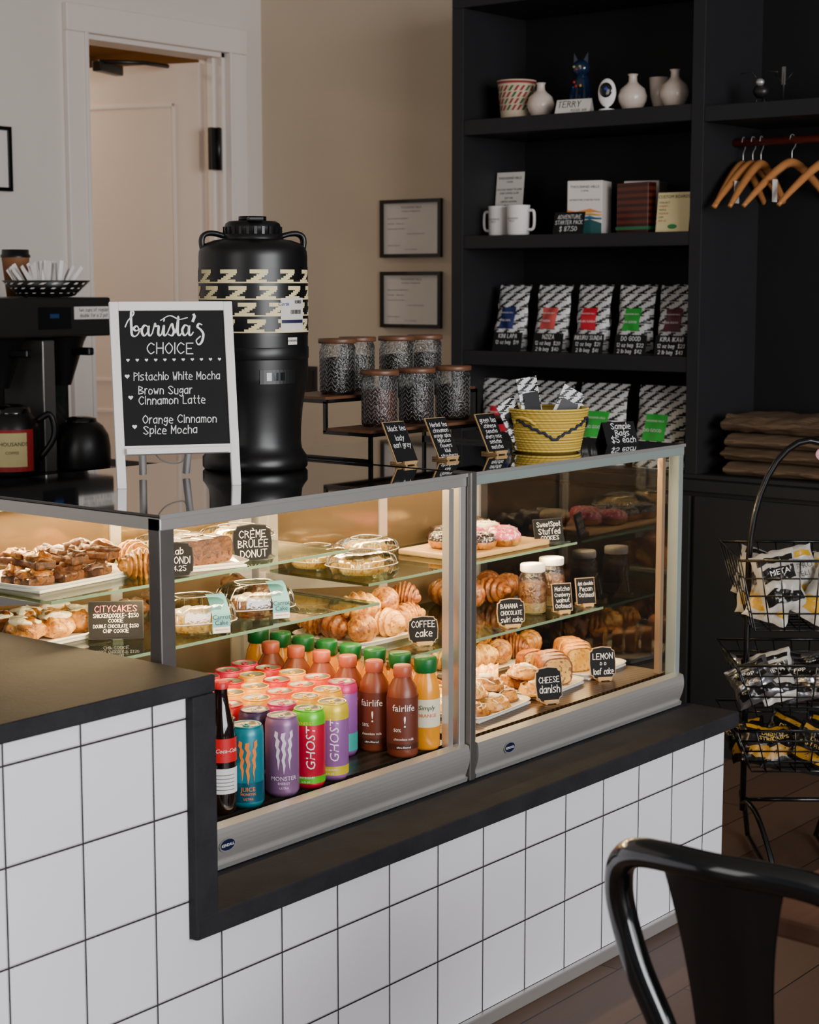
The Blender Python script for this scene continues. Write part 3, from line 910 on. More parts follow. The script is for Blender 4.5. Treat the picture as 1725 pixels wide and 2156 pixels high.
for i in range(12):
    m = M().box(-.034, .034, -.023, .023, 0, .018, MT['brown'], bev=.005)
    m.blob(.034, .023, .014, MT['brown' if i % 3 else 'crust'], TR(0, 0, .018), .9, 90, i, 9)
    o = put_pastry(m, 'dessert_bar', 'golden brown dessert bar on the white tray', 'pastry', (2.14 + (i % 3) * .078 + (i // 6) * .02, 2.685 + ((i % 6) // 3) * .058 + (i // 6) * .012, .962 + (i // 6) * .03), .05 + i * .22, G)
for i, (x, y) in enumerate(((2.40, 2.80), (2.43, 2.73), (2.36, 2.62))):
    put_pastry(croissant_m(.11, .03, None, i), 'croissant', 'golden croissant on the glass shelf', 'croissant', (x, y, .981), .4 + i, G)
plate('white tray of frosted rolls', .24, .21, (2.19, 2.74, .845), .05)
for i in range(6):
    m = M().blob(.042, .036, .024, MT[CRV[i % 4]], TR(0, 0, .022), .5, 60, i, 12).blob(.03, .026, .01, MT['icing'], TR(0, 0, .04), .7, 60, i, 9)
    put_pastry(m, 'iced_roll', 'glazed iced roll on the white tray', 'pastry', (2.12 + (i % 3) * .074, 2.695 + (i // 3) * .085, .8525), i, G)

def clamshell(label, loc, rz, cake, w=.14, d=.12, h=.06, lid=None):
    o = thing('cake_box', label, 'cake box', loc, rz, 'clear plastic cake boxes')
    b = M()
    def sh(u, z, k, amp=.012):
        a = u * 2 * pi; c, s_ = math.cos(a), math.sin(a)
        return (w / 2 * k * math.copysign(abs(c) ** .6, c) * (1 + amp * math.cos(a * 20)), d / 2 * k * math.copysign(abs(s_) ** .6, s_) * (1 + amp * math.cos(a * 20)), z)
    b.grid(lambda u, v: sh(u, .0 + .024 * v, .82 + .16 * v), 60, 2, MT['plastic'])
    b.grid(lambda u, v: sh(u, .027 + (h - .027) * math.sin(v * pi / 2), math.cos(v * pi / 2 * .8) ** .6, .02 * (1 - v)), 80, 6, MT['plastic'])
    ring = [sh(i / 40, h, math.cos(pi / 2 * .8) ** .6, 0) for i in range(40)]
    b.add(ring, [tuple(range(40))], MT['plastic'])
    b.grid(lambda u, v: sh(u, .0255, .97 + .06 * v), 60, 1, MT['plastic'])
    pl = cmat((206, 212, 210), .2)
    b.tube([sh(i / 60, .0255, 1.03, 0) for i in range(60)], .0013, pl, 5, True)
    b.tube([sh(i / 60, h, math.cos(pi / 2 * .8) ** .6, 0) for i in range(60)], .0008, pl, 5, True)
    for i in range(20):
        b.tube([sh((i + .0) / 20, .027 + (h - .027) * math.sin(v * pi / 2), math.cos(v * pi / 2 * .8) ** .6 * 1.012, .0) for v in (0, .15, .3, .45)], .00045, pl, 4)
    b.make('plastic_shell', o)
    c = M()
    c.lathe([(0, .004), (w * .31, .004), (w * .33, .012), (w * .33, .032), (w * .28, .04), (0, .042)], MT[cake], 20)
    for i in range(7):
        a = i * 2 * pi / 7
        c.blob(.014, .014, .007, MT['icing'], TR(math.cos(a) * w * .2, math.sin(a) * w * .2, .040), .5, 60, i, 6)
    c.make('cake', o, label='small round frosted cake')
    if lid:
        l = M()
        bl = cmat((100, 168, 180), .5)
        def drape(u, v):
            x = .016 + .038 * u
            if v < .45: return (x, -d / 2 - .003 + .001 * u, .004 + (v / .45) * .038)
            t = (v - .45) / .55
            return (x, -d / 2 - .003 + t * .045, .042 + (h + .003 - .042) * math.sin(t * pi / 2))
        l.grid(drape, 4, 12, bl)
        l.add([(.017, -d / 2 - .0042, .005), (.053, -d / 2 - .0042, .005), (.053, -d / 2 - .0042, .017), (.017, -d / 2 - .0042, .017)], [(0, 1, 2, 3)], MT['paper'])
        l.text('Carrot', .0135, MT['dark'], .035, -d / 2 - .0045, .033); l.text('Cake', .0135, MT['dark'], .035, -d / 2 - .0045, .0215); l.text('Nutrition Facts', .0045, MT['dark'], .035, -d / 2 - .0048, .0105)
        l.make('box_label', o, label='blue and white printed sticker')
    return o
clamshell('clear domed plastic box holding a carrot cake with blue label', (2.43, 2.545, .845), -.45, 'crumb', .16, .13, .074, lid='Carrot Cake')
clamshell('clear domed plastic box holding a carrot cake with blue label', (2.62, 2.56, .845), -.45, 'brown', .16, .13, .074, lid='Carrot Cake')
for i, (x, y, z) in enumerate(((2.78, 2.77, .955), (2.60, 2.79, .955))):
    clamshell('clear plastic box of pale frosted cake', (x, y, z), .1 * i, 'crumb', .16, .13, .05)
for i, (x, y) in enumerate(((3.06, 2.64), (3.06, 2.79), (3.24, 2.78))):
    clamshell('clear plastic box of pale frosted cake', (x, y, .87), .1 * i, 'crumb', .16, .13, .055)
heap(lambda i: M().blob(.036, .03, .02, MT['brown'], TR(0, 0, .018), .7, 60, i, 10), 'muffin_top', 'dark baked treat on a glass shelf', 'pastry', [(2.79, 2.70), (2.80, 2.79), (2.45, 2.76), (2.55, 2.78)], .846)

M().box(-.19, .19, -.1, .1, 0, .014, MT['woodl'], bev=.004).make('wooden_board', loc=(3.54, 2.67, .87), rz=.0, label='pale wooden board under the frosted donuts', cat='serving board')
def donut(mt, seed):
    m = M()
    m.tube([(math.cos(a) * .026, math.sin(a) * .026, .017) for a in [2 * pi * i / 20 for i in range(20)]], .0175, MT['crust'], 12, True)
    m.tube([(math.cos(a) * .026, math.sin(a) * .026, .022) for a in [2 * pi * i / 20 for i in range(20)]], .0172, mt, 12, True)
    for i in range(26):
        a = R.uniform(0, 2 * pi); q = R.uniform(-.9, .9)
        rr = .026 + math.sin(q) * .0172; z = .022 + math.cos(q) * .0174
        m.box(-.0022, .0022, -.0006, .0006, 0, .0012, cmat([(240, 220, 80), (80, 160, 220), (240, 240, 240), (230, 80, 120)][i % 4], .4), TR(math.cos(a) * rr, math.sin(a) * rr, z, R.uniform(0, 3)))
    return m
for i, (mt, x, y, lb) in enumerate((('pinki', 3.62, 2.645, 'pink frosted donut with sprinkles'), ('pinki', 3.555, 2.70, 'pink frosted donut with sprinkles'), ('darksp', 3.485, 2.615, 'dark frosted donut with pale sprinkles'),
                                   ('icing', 3.66, 2.73, 'white frosted donut'), ('darksp', 3.44, 2.69, 'dark frosted donut with pale sprinkles'), ('darksp', 3.40, 2.61, 'dark frosted donut with pale sprinkles'), ('pinki', 3.57, 2.60, 'pink frosted donut with sprinkles'))):
    put_pastry(donut(MT[mt], i), 'donut', lb + ' on the wooden board', 'donut', (x, y, .884), i, 'frosted donuts on the board')
for i in range(3):
    put_pastry(M().blob(.04, .036, .024, MT['choc'], TR(0, 0, .02), .6, 60, i, 10), 'stuffed_cookie', 'dark stuffed cookie on the glass shelf', 'cookie', (3.60 + i * .08, 2.82, .872), i, G)
def dryjar(label, loc, m1, m2):
    o = thing('oat_jar', label, 'jar', loc, 0, 'jars of oat mix')
    M().lathe([(0, 0), (.034, 0), (.037, .006), (.037, .088), (.03, .104), (.028, .112)], MT['jarg'], 28).make('jar_glass', o)
    c = M().lathe([(0, .003), (.034, .004), (.0345, .03)], MT[m2], 24); c.lathe([(.0345, .03), (.0345, .075), (.03, .08), (0, .082)], MT[m1], 24)
    c.make('jar_contents', o)
    M().lathe([(.031, .108), (.0325, .11), (.0325, .124), (.031, .127), (0, .127)], MT['white'], 36).make('jar_lid', o, label='white screw lid')
    return o
dryjar('mason jar of granola and oats with white lid', (3.625, 2.55, .707), 'granola', 'oats')
dryjar('mason jar of granola and oats with white lid', (3.745, 2.575, .707), 'granola', 'oats')
plate('white tray of croissants', .32, .24, (3.14, 2.70, .707), 0)
heap(lambda i: croissant_m(.115, .033, None, i), 'croissant', 'golden flaky croissant piled on a tray', 'croissant',
     [(3.04 + (i % 3) * .09, 2.63 + (i // 3) * .07) for i in range(9)] + [(3.07 + (i % 3) * .085, 2.66 + (i // 3) * .08, .045) for i in range(3)], .746)
heap(lambda i: croissant_m(.125, .032, MT['crustd'], i), 'croissant', 'glazed brown croissant on the glass shelf', 'croissant',
     [(3.58 + (i % 3) * .09, 2.72 + (i // 3) * .08) for i in range(6)], .74)
plate('white square plate of cheese danishes', .26, .2, (3.19, 2.41, .56), .1)
plate('white square plate of cheese danishes', .24, .19, (3.455, 2.425, .56), .1)
plate('white plate of loaf cake slices', .23, .2, (3.70, 2.46, .56), .1)
plate('white tray of pastries', .34, .19, (3.15, 2.66, .56), .0)
plate('white tray of pastries', .40, .19, (3.58, 2.68, .56), .0)
heap(lambda i: danish(i, .047), 'cheese_danish', 'round golden cheese danish with cream centre', 'danish',
     [(3.11, 2.355), (3.20, 2.365), (3.28, 2.40), (3.12, 2.44), (3.21, 2.455), (3.16, 2.40, .03), (3.245, 2.42, .03), (3.385, 2.37), (3.42, 2.455), (3.395, 2.41, .03)], .568)
heap(lambda i: turnover(i), 'turnover', 'flat flaky golden turnover with icing lines', 'pastry',
     [(3.08, 2.52), (3.18, 2.54), (3.30, 2.50), (3.36, 2.52), (3.13, 2.52, .03), (3.32, 2.47, .03)], .572)
for i, (x, y, a) in enumerate(((3.49, 2.385, -.2), (3.52, 2.41, -.1), (3.545, 2.44, 0), (3.52, 2.48, .1))):
    put_pastry(slice_cake(.082, .026, .062, MT['crustd'], MT['fruit'], i), 'loaf_slice', 'fruit loaf slice with a brown crust', 'cake', (x, y, .567), a - .3, G)
for i, (x, y, a) in enumerate(((3.655, 2.43, -.2), (3.69, 2.455, -.1), (3.72, 2.48, -.2), (3.745, 2.52, -.1))):
    put_pastry(slice_cake(.078, .026, .055, MT['crust'], MT['crumb'], i), 'lemon_slice', 'yellow lemon loaf slice on white plate', 'cake', (x, y, .567), a - .3, G)
heap(lambda i: croissant_m(.11, .031, None, i), 'croissant', 'golden sugared croissant on a white tray', 'croissant',
     [(3.04 + (i % 4) * .078, 2.62 + (i // 4) * .07) for i in range(8)] + [(3.44 + (i % 5) * .078, 2.64 + (i // 5) * .08) for i in range(10)] + [(3.08 + i * .085, 2.65, .045) for i in range(3)] + [(3.50 + i * .085, 2.68, .045) for i in range(3)], .598)

# ------------------------------------------------------------------ A-frame chalkboard on case top
th = math.atan2(-.563, .826)
o = thing('sandwich_board', "white framed chalkboard stand listing the barista's choice drinks", 'chalkboard', (2.372, 2.518, ZT), th)
HH = .37; WW = .245; ln = math.atan2(.075, HH)
T = TR(0, 0, 0, rx=-ln)
f = M()
fw = .018
for sx in (-1, 1):
    f.box(sx * (WW / 2 - fw / 2) - fw / 2, sx * (WW / 2 - fw / 2) + fw / 2, 0, .012, 0, HH, MT['white'], T, .0015)
f.box(-WW / 2 + fw, WW / 2 - fw, 0, .012, HH - fw, HH, MT['white'], T, .001)
f.box(-WW / 2 + fw, WW / 2 - fw, 0, .012, .066, .084, MT['white'], T, .001)
f.box(-WW / 2 + .02, WW / 2 - .022, -.012, 0, .066, .078, MT['white'], T, .001)
f.make('front_frame', o, label='white painted wooden frame with chalk tray')
for sx in (-1, 1):
    M().tube([(sx * .045 + .0, .20, .006), (sx * .06, .092, HH - .05)], .008, MT['white'], 4).make('back_leg', o, label='white wooden rear prop')
M().tube(catmull([(-.05, .02, .07), (-.02, .06, .045), (.02, .1, .04), (.04, .16, .06)], 5), .0015, MT['steel'], 5).make('chain', o, label='small metal chain')
cb = M()
cb.box(-WW / 2 + fw, WW / 2 - fw, .004, .009, .084, HH - fw, MT['chalk'], T)
I = MT['ink']; YY = .0035
def stroke(pts, r, sc, x, z):
    P = catmull([(p[0] * sc + x, p[1] * sc + z, 0) for p in pts], 7)
    n = len(P)
    rr = []
    for i in range(n):
        a = P[max(i - 1, 0)]; b_ = P[min(i + 1, n - 1)]
        dz = (b_.y - a.y) / ((b_ - a).length or 1e-9)
        rr.append(r * (.65 + .65 * max(0, -dz)))
    cb.ribbon([(p.x, p.y) for p in P], rr, I, YY, T)
L = {'b': ([(-.5, .9), (-.2, 1.5), (.35, 2.1), (.3, 2.5), (.12, 2.2), (.08, .8), (.12, .1), (.45, -.02), (.8, .4), (.65, .95), (.3, .75), (.5, .5), (.95, .7)], 1.0),
     'a': ([(.72, .85), (.35, 1.02), (.05, .5), (.25, 0), (.6, .35), (.74, .95), (.68, .25), (.85, 0), (1.1, .3)], 1.08),
     'r': ([(0, .3), (.2, .95), (.28, 1.2), (.34, .9), (.62, .92), (.56, .25), (.72, 0), (.95, .3)], .92),
     'i': ([(0, .3), (.2, 1), (.16, .2), (.3, 0), (.55, .3)], .55),
     's': ([(0, .3), (.42, 1.15), (.55, .75), (.62, .4), (.4, 0), (.08, .12)], .78),
     'S': ([(.5, 1.05), (.25, 1.15), (.08, .85), (.4, .55), (.62, .1), (.45, -.6), (.1, -.9), (-.1, -.5), (.3, -.1)], .78),
     't': ([(0, .3), (.32, 1.9), (.2, .4), (.36, 0), (.62, .3)], .6)}
x = -.082; z = .302; sc = .0205
for k, ch in enumerate("baristaS"):
    if k == 7:
        stroke([(.38, 2.0), (.42, 1.85), (.26, 1.45)], .0021, sc, x - .004, z); x += .008
    P, adv = L[ch]
    stroke(P, .0018, sc, x, z)
    if ch == 'i': stroke([(.24, 1.45), (.28, 1.6)], .002, sc, x, z)
    if ch == 't': stroke([(-1.4, 1.5), (-.5, 1.95), (.4, 1.6), (1.2, 1.75)], .0013, sc, x, z)
    x += adv * sc
cb.hand('CHOICE', .030, I, -.006, YY, .266, T, bold=.8)
def heart(x, z, s_):
    v = []
    for i in range(16):
        a = 2 * pi * i / 16
        v.append((x + s_ * math.sin(a) ** 3, YY, z + s_ * (.81 * math.cos(a) - .31 * math.cos(2 * a) - .125 * math.cos(3 * a) - .06 * math.cos(4 * a))))
    cb.add(v, [tuple(range(16))], I, False, T)
for i in range(11): heart(-.09 + i * .0182, .254, .0034)
def hl(s_, x, z, size=.0215, mw=.17): cb.hand(s_, size, I, x, YY, z, T, align='LEFT', maxw=mw, bold=.92)
hl('Pistachio White Mocha', -.080, .214); heart(-.093, .222, .0048)
hl('Brown Sugar', -.072, .186, .022, .105); hl('Cinnamon Latte', -.072, .166, .022, .13); heart(-.088, .180, .0048)
hl('Orange Cinnamon', -.066, .128, .022, .145); hl('Spice Mocha', -.066, .107, .022, .105); heart(-.083, .122, .0048)
cb.make('chalkboard', o, label='black chalkboard with white hand lettering')

# ------------------------------------------------------------------ coffee thermos
o = thing('coffee_dispenser', 'tall black insulated coffee dispenser with cream zigzag band on the case', 'coffee dispenser', (2.73, 2.66, ZT), math.radians(-40))
b = M(); BP = MT['blackp']
b.lathe([(0, 0), (.109, 0), (.114, .006), (.114, .026), (.108, .034), (.102, .044), (.1, .06), (.1005, .09), (.104, .13), (.109, .165), (.1155, .19), (.1165, .20), (.1165, .455), (.1155, .466), (.112, .474), (.104, .482), (.085, .489), (.066, .492)], BP, 48)
b.lathe([(.1172, .238), (.1182, .24), (.1182, .262), (.1172, .264)], BP, 48)
b.make('vessel', o)
l = M(); l.lathe([(.066, .49), (.066, .50), (.061, .503), (.061, .516), (.058, .525), (.05, .53), (0, .532)], MT['blackp'], 36)
for i in range(24):
    a = i * 2 * pi / 24
    l.box(-.003, .003, -.0635, -.060, .502, .518, MT['blackp'], TR(0, 0, 0, a))
l.box(-.016, .016, -.078, -.03, .528, .538, MT['blackp'], bev=.003); l.tube([(0, 0, .53), (0, 0, .54)], .03, MT['blackp'], 20)
l.make('lid', o, label='black ribbed screw lid with lever')
for sx in (-1, 1):
    hd = M(); pts = catmull([(sx * .107, 0, .47), (sx * .109, 0, .488), (sx * .105, 0, .499), (sx * .094, 0, .504), (sx * .078, 0, .503), (sx * .06, 0, .498)], 6)
    for dy in (-.014, -.007, 0, .007, .014):
        hd.tube([(p.x, p.y + dy, p.z) for p in pts], .0055, BP, 8)
    hd.make('carry_handle', o)
bd = M(); r = .1172
bd.lathe([(r, .288), (r, .432)], BP, 48)
CR = MT['cream']; r2 = .1178
for row in range(4):
    z0 = .427 - row * .0345
    for k in range(-6, 8):
        a = k * .56 + row * .17 - .1
        if a < -2.4 or a > 3.0: continue
        bd.wrapq(a - .06, a + .27, z0 - .008, z0, r2, CR)
        for st in range(4):
            bd.wrapq(a + .11 - st * .05, a + .25 - st * .05, z0 - .0118 - st * .0038, z0 - .006 - st * .0038, r2, CR, n=2)
        bd.wrapq(a - .12, a + .24, z0 - .0282, z0 - .021, r2, CR)
        bd.wrapq(a + .22, a + .46, z0 - .0282, z0 - .0256, r2, CR)
bd.make('patterned_band', o, label='black band with cream zigzag pattern')
lb = M(); r3 = .1184
lb.wrapq(.40, .98, .298, .368, r3, MT['paper'], n=8); lb.wrapq(.55, .78, .27, .285, r3, MT['paper'], n=4)
lb.wrapq(.42, .96, .315, .322, r3 + .0003, cmat((30, 34, 70), .5), n=8)
lb.text('Curtis', .011, cmat((40, 60, 130), .5), .055, 0, .352, wrap=r3 + .0004, shear=.3)
for i in range(14): lb.wrapq(.62 + i * .02, .62 + i * .02 + .008 * (1 + i % 2), .334, .343, r3 + .0004, MT['dark'], n=1)
for i in range(10): lb.wrapq(.72 + i * .02, .72 + i * .02 + .008 * (1 + i % 2), .356, .363, r3 + .0004, MT['dark'], n=1)
lb.text('WARNING', .0065, MT['dark'], .079, 0, .276, wrap=r3 + .0004)
lb.make('sticker', o, label='white barcode and warning stickers')
sp = M(); sp.wrapq(.0, .7, .188, .218, .1195, MT['blackp'], n=10)
for i in range(3): sp.wrapq(.12 + i * .13, .21 + i * .13, .195, .212, .1200, MT['blackg'], n=2)
sp.make('gauge', o, label='black level window')

# ------------------------------------------------------------------ tea riser and jars
o = thing('display_riser', 'black metal two-step riser with dark shelves on the case', 'riser', (0, 0, ZT))
f = M(); BM = MT['blackm']
RX0, RX1, Y0, Y1, Y2 = 2.965, 3.53, 2.53, 2.665, 2.83
q = .008
for x in (RX0, RX1):
    for (y, z0, z1) in ((Y0, 0, .062), (Y1, .062, .132), (Y2, 0, .132)):
        f.box(x - q / 2, x + q / 2, y - q / 2, y + q / 2, z0, z1, BM)
    for (ya, yb, z) in ((Y0, Y1, .062), (Y1, Y2, .132), (Y0, Y2, .0042)):
        f.box(x - q / 2, x + q / 2, ya - q / 2, yb + q / 2, z - q / 2, z + q / 2, BM)
for (y, z) in ((Y0, .062), (Y1, .062), (Y1, .132), (Y2, .132)):
    f.box(RX0, RX1, y - q / 2, y + q / 2, z - q / 2, z + q / 2, BM)
f.make('metal_frame', o)
M().box(RX0, RX1, Y0, Y1 - .004, .066, .072, MT['woodm']).make('shelf', o, label='dark wooden step')
M().box(RX0, RX1, Y1, Y2, .136, .142, MT['woodm']).make('shelf', o, label='dark wooden step')
def teajar(tea, label):
    o = thing('tea_jar', label, 'jar', group='glass tea jars on the riser')
    M().lathe([(0, 0), (.038, 0), (.042, .006), (.042, .108), (.039, .116), (.039, .12)], MT['jarg'], 32).make('jar_glass', o, label='pressed chevron glass')
    c = M().lathe([(0, .004), (.037, .005), (.039, .01), (.039, .078), (.03, .084), (0, .087)], MT[tea], 24)
    for i in range(90):
        a = R.uniform(0, 2 * pi); zz = R.uniform(.012, .076)
        c.box(-.0022, .0022, -.0005, .0005, 0, .0012, cmat([(84, 62, 44), (58, 44, 34), (110, 88, 62)][i % 3], .9), TR(math.sin(a) * .0394, -math.cos(a) * .0394, zz, a + R.uniform(-.6, .6), 0, R.uniform(-1, 1)))
    c.make('jar_contents', o, label='loose leaf tea')
    ch = M()
    cg = cmat((128, 127, 124), .1)
    for k in range(14):
        a = k * 2 * pi / 14
        for j in range(9):
            zz = .008 + j * .0105
            for sg in (-1, 1):
                P = [(math.sin(a + sg * t * .205) * .0420, -math.cos(a + sg * t * .205) * .0420, zz + t * .011) for t in (0, .5, 1)]
                ch.tube(P, .0004, cg, 4)
    ch.make('relief', o, label='raised glass chevrons')
    M().lathe([(0, .118), (.044, .118), (.0452, .120), (.0452, .127), (.044, .129), (0, .129)], MT['woodm'], 32).make('jar_lid', o, label='round acacia wood lid')
    return o
zf, zb = ZT + .0722, ZT + .1422
J = {}
for (x, y, z, tea) in ((3.085, 2.605, zf, 'tear'), (3.22, 2.605, zf, 'tea'), (3.36, 2.605, zf, 'tea'), (3.075, 2.725, zb, 'tea'), (3.20, 2.772, zb, 'teag'), (3.315, 2.745, zb, 'teag'), (3.445, 2.76, zb, 'tea')):
    if tea not in J:
        J[tea] = teajar(tea, {'tear': 'chevron glass jar of reddish tea with wooden lid', 'tea': 'chevron glass jar of dark tea with wooden lid', 'teag': 'chevron glass jar of green tea with wooden lid'}[tea])
        J[tea].location = (x, y, z)
    else: dup(J[tea], (x, y, z), R.uniform(0, 3))
for lines, x, y, lb in (([('black tea', .017), ('', .006), ('lady', .017), ('earl grey', .017)], 2.985, 2.44, 'black tea list'), ([('Herbal tea', .017), ('cinnamon', .0135), ('orange spice', .0125), ('hibiscus', .0125), ('flowers', .0125), ('kiwi', .0125), ('strawberry', .0125)], 3.135, 2.44, 'herbal tea list'),
                    ([('green tea', .017), ('chinese', .0135), ('sencha', .0135), ('cherry rose', .0135), ('sencha', .0135), ('matcha', .0135)], 3.31, 2.43, 'green tea list')):
    chalk_sign('small tilted chalkboard with ' + lb, lines, .062, .096, (x, y, ZT), -.12, .5, 'rect', grp='tea chalkboards on the case top')

# ------------------------------------------------------------------ yellow basket with packets
o = thing('woven_basket', 'yellow coiled basket with navy zigzag holding sample packets', 'basket', (3.45, 2.39, ZT))
b = M()
b.lathe([(0, .002), (.07, 0), (.078, .006), (.088, .05), (.097, .1), (.1, .104), (.094, .104), (.084, .06), (.073, .012), (0, .01)], MT['yellowb'], 40)
for k in range(18):
    r0 = .078 + .019 * (k / 17)
    b.tube([(math.cos(a) * r0 * (1 + .012 * math.sin(a * 40 + k * 2)), math.sin(a) * r0 * (1 + .012 * math.sin(a * 40 + k * 2)), .006 + k * .0057) for a in [2 * pi * i / 120 for i in range(120)]], .0032, MT['yellowb'], 6, True)
b.make('basket_body', o)
z = M(); nv = cmat((30, 36, 60), .7)
P = []
for i in range(0, 97):
    a = 2 * pi * i / 96 + .3
    t = abs(((i / 16) % 2) - 1)
    zz = .035 + .048 * round(t * 6) / 6
    rr = .0785 + .019 * (zz / .1) + .0042
    P.append((math.sin(a) * rr, -math.cos(a) * rr, zz))
z.tube(P, .0032, nv, 6)
z.make('zigzag_band', o, label='navy zigzag stitching')
for sx in (-1, 1):
    M().tube(catmull([(sx * .09, -.03, .07), (sx * .108, -.015, .085), (sx * .11, .015, .085), (sx * .09, .03, .07)], 5), .004, MT['yellowb'], 6).make('basket_handle', o)
for i, (dx, dy, a, t, h) in enumerate(((-.035, .0, -.3, -.12, .165), (.0, -.01, -.6, .5, .15), (.03, .02, -.5, .72, .14), (-.045, .03, -.2, -.45, .12))):
    m = M()
    Tm = TR(0, 0, 0, 0, -.15, t)
    m.grid(lambda u, v: ((u - .5) * .06, -.006 * math.sin(pi * u) * math.sin(pi * v) - .001, v * h), 6, 8, MT['zigs'], Tm)
    m.grid(lambda u, v: ((.5 - u) * .06, .006 * math.sin(pi * u) * math.sin(pi * v) + .001, v * h), 6, 8, MT['zigs'], Tm)
    m.box(-.03, .03, -.002, .002, 0, .004, MT['dark'], Tm)
    m.box(-.022, .022, -.0085, -.0075, h * .45, h * .78, cmat((30, 30, 34), .5), Tm)
    m.make('sample_packet', loc=(3.45 + dx, 2.39 + dy, ZT + .015), rz=a, label='black and white zigzag coffee sample packet in the basket', cat='packet', group='coffee sample packets')
o = M()
Tt = TR(0, 0, 0, rx=-.45)
o.box(-.047, .047, 0, .0015, 0, .062, MT['chalk'], Tt)
o.box(-.047, .047, -.0015, 0, 0, .062, MT['chalk'], TR(0, .056, 0, rx=.45))
for i, (s_, z_) in enumerate((('Sample', .043), ('Bags', .025), ('$5 each', .007))):
    o.hand(s_, .021, I, .004, -.001, z_, Tt, maxw=.075)
o.make('tent_card', loc=(3.705, 2.335, ZT), rz=-.42, label='black folded card reading sample bags five dollars each', cat='sign')

# ------------------------------------------------------------------ certificates
def frame_pic(label, axis, loc, w, h, lines):
    o = thing('picture_frame', label, 'picture frame', loc, -pi / 2 if axis == 'X' else 0, 'framed certificates')
    f = M()
    t = .014
    f.box(-w / 2, w / 2, -.018, -.001, 0, t, MT['blackm']); f.box(-w / 2, w / 2, -.018, -.001, h - t, h, MT['blackm'])
    f.box(-w / 2, -w / 2 + t, -.018, -.001, t, h - t, MT['blackm']); f.box(w / 2 - t, w / 2, -.018, -.001, t, h - t, MT['blackm'])
    f.make('frame', o, label='thin black frame')
    p = M().box(-w / 2 + t, w / 2 - t, -.008, -.001, t, h - t, MT['paper'])
    for (s_, sz, x, z, al) in lines: p.text(s_, sz, MT['greyink'], x, -.0085, z, align=al)
    p.make('certificate', o, label='printed white certificate')
L1 = [('THOUSAND HILLS', .013, 0, .19, 'CENTER'), ('Certificate of Registration', .009, 0, .177, 'CENTER'), ('Business name and mailing address', .0075, -.12, .15, 'LEFT'),
      ('Retail sales  -  coffee service', .0075, -.12, .13, 'LEFT'), ('Issued this year to the above', .0075, -.12, .11, 'LEFT'), ('Location of licensed activity', .0075, -.02, .09, 'LEFT'), ('Authorized signature', .0075, -.12, .045, 'LEFT'), ('Post in a visible place', .007, 0, .03, 'CENTER')]
frame_pic('black framed certificate hanging on the beige wall', 'X', (5.4, 4.39, 1.647), .306, .225, L1)
frame_pic('black framed certificate hanging on the beige wall', 'X', (5.4, 4.39, 1.372), .306, .22, [(a, b_, c, d_ - .004, e) for a, b_, c, d_, e in L1])
frame_pic('black framed notice hanging on the white wall', 'Y', (3.975, 5.2, 1.875), .22, .23, [('COFFEE', .012, 0, .19, 'CENTER')])

# ------------------------------------------------------------------ bookcase
XF, XK = 5.0, 5.38
ZW = .926
bk = thing('bookcase', 'tall charcoal built-in shelf unit against the beige wall', 'bookcase')
CH = MT['charcoal']
def bpart(name, x0, x1, y0, y1, z0, z1, m=CH, label=None, bev=.002): return M().box(x0, x1, y0, y1, z0, z1, m, bev=bev).make(name, bk, label=label)
bpart('side_panel', XF, XK, 3.835, 3.885, ZW, 2.5)
bpart('side_panel', XF, XK, 2.87, 2.915, ZW, 2.5)
bpart('side_panel', XF, XK, 1.35, 1.4, ZW, 2.62)
for z0, z1 in ((2.062, 2.115), (1.667, 1.712), (1.257, 1.307)):
    bpart('shelf', XF + .003, XK, 2.915, 3.835, z0, z1)
bpart('top_panel', XF, XK, 2.87, 3.885, 2.5, 2.545)
bpart('top_panel', XF, XK, 1.35, 2.868, 2.62, 2.66)
bpart('shelf', XF + .003, XK, 1.4, 2.87, 2.055, 2.105)
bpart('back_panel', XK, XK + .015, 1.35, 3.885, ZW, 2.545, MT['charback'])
bpart('plinth', XF, XK, 1.35, 3.885, .912, ZW)
lc = thing('base_cabinet', 'charcoal base cabinets with a dark worktop', 'cabinet')
M().box(4.99, 5.39, 1.35, 3.885, 0, .872, CH).make('body', lc)
M().box(4.965, 5.395, 1.33, 3.9, .874, .911, MT['charcoal'], bev=.003).make('worktop', lc)
for i in range(5):
    y = 3.86 - i * .5
    M().box(4.972, 4.989, y - .485, y, .1, .86, CH, bev=.003).make('door', lc)

Z1 = 2.1155; fr = -pi / 2
v = M(); v.lathe([(0, 0), (.05, 0), (.054, .004), (.067, .13), (.07, .134), (.064, .134), (.05, .01), (0, .008)], cmat((206, 186, 158), .8), 32)
for rI in range(4):
    for k in range(20):
        a = k * 2 * pi / 20 + (rI % 2) * .15
        zz = .03 + rI * .022; rr = .0545 + .013 * (zz / .13) + .0012
        c = cmat((150, 34, 40), .8) if (k + rI) % 3 else cmat((40, 96, 56), .8)
        v.wrapq(a, a + .14, zz, zz + .009, rr, c, sl=.1, n=1); v.wrapq(a + .1, a + .24, zz + .009, zz + .018, rr + .0005, c, sl=.1, n=1)
v.lathe([(.0672, .122), (.0695, .13)], cmat((140, 34, 46), .8), 32)
v.make('woven_bowl', loc=(5.12, 3.69, Z1), label='small woven bowl with red and green pattern on the shelf', cat='bowl')
vp = [(0, 0), (.022, 0), (.03, .004), (.043, .03), (.045, .045), (.038, .067), (.02, .082), (.0135, .09), (.0125, .105), (.0165, .112), (.013, .112), (.01, .1)]
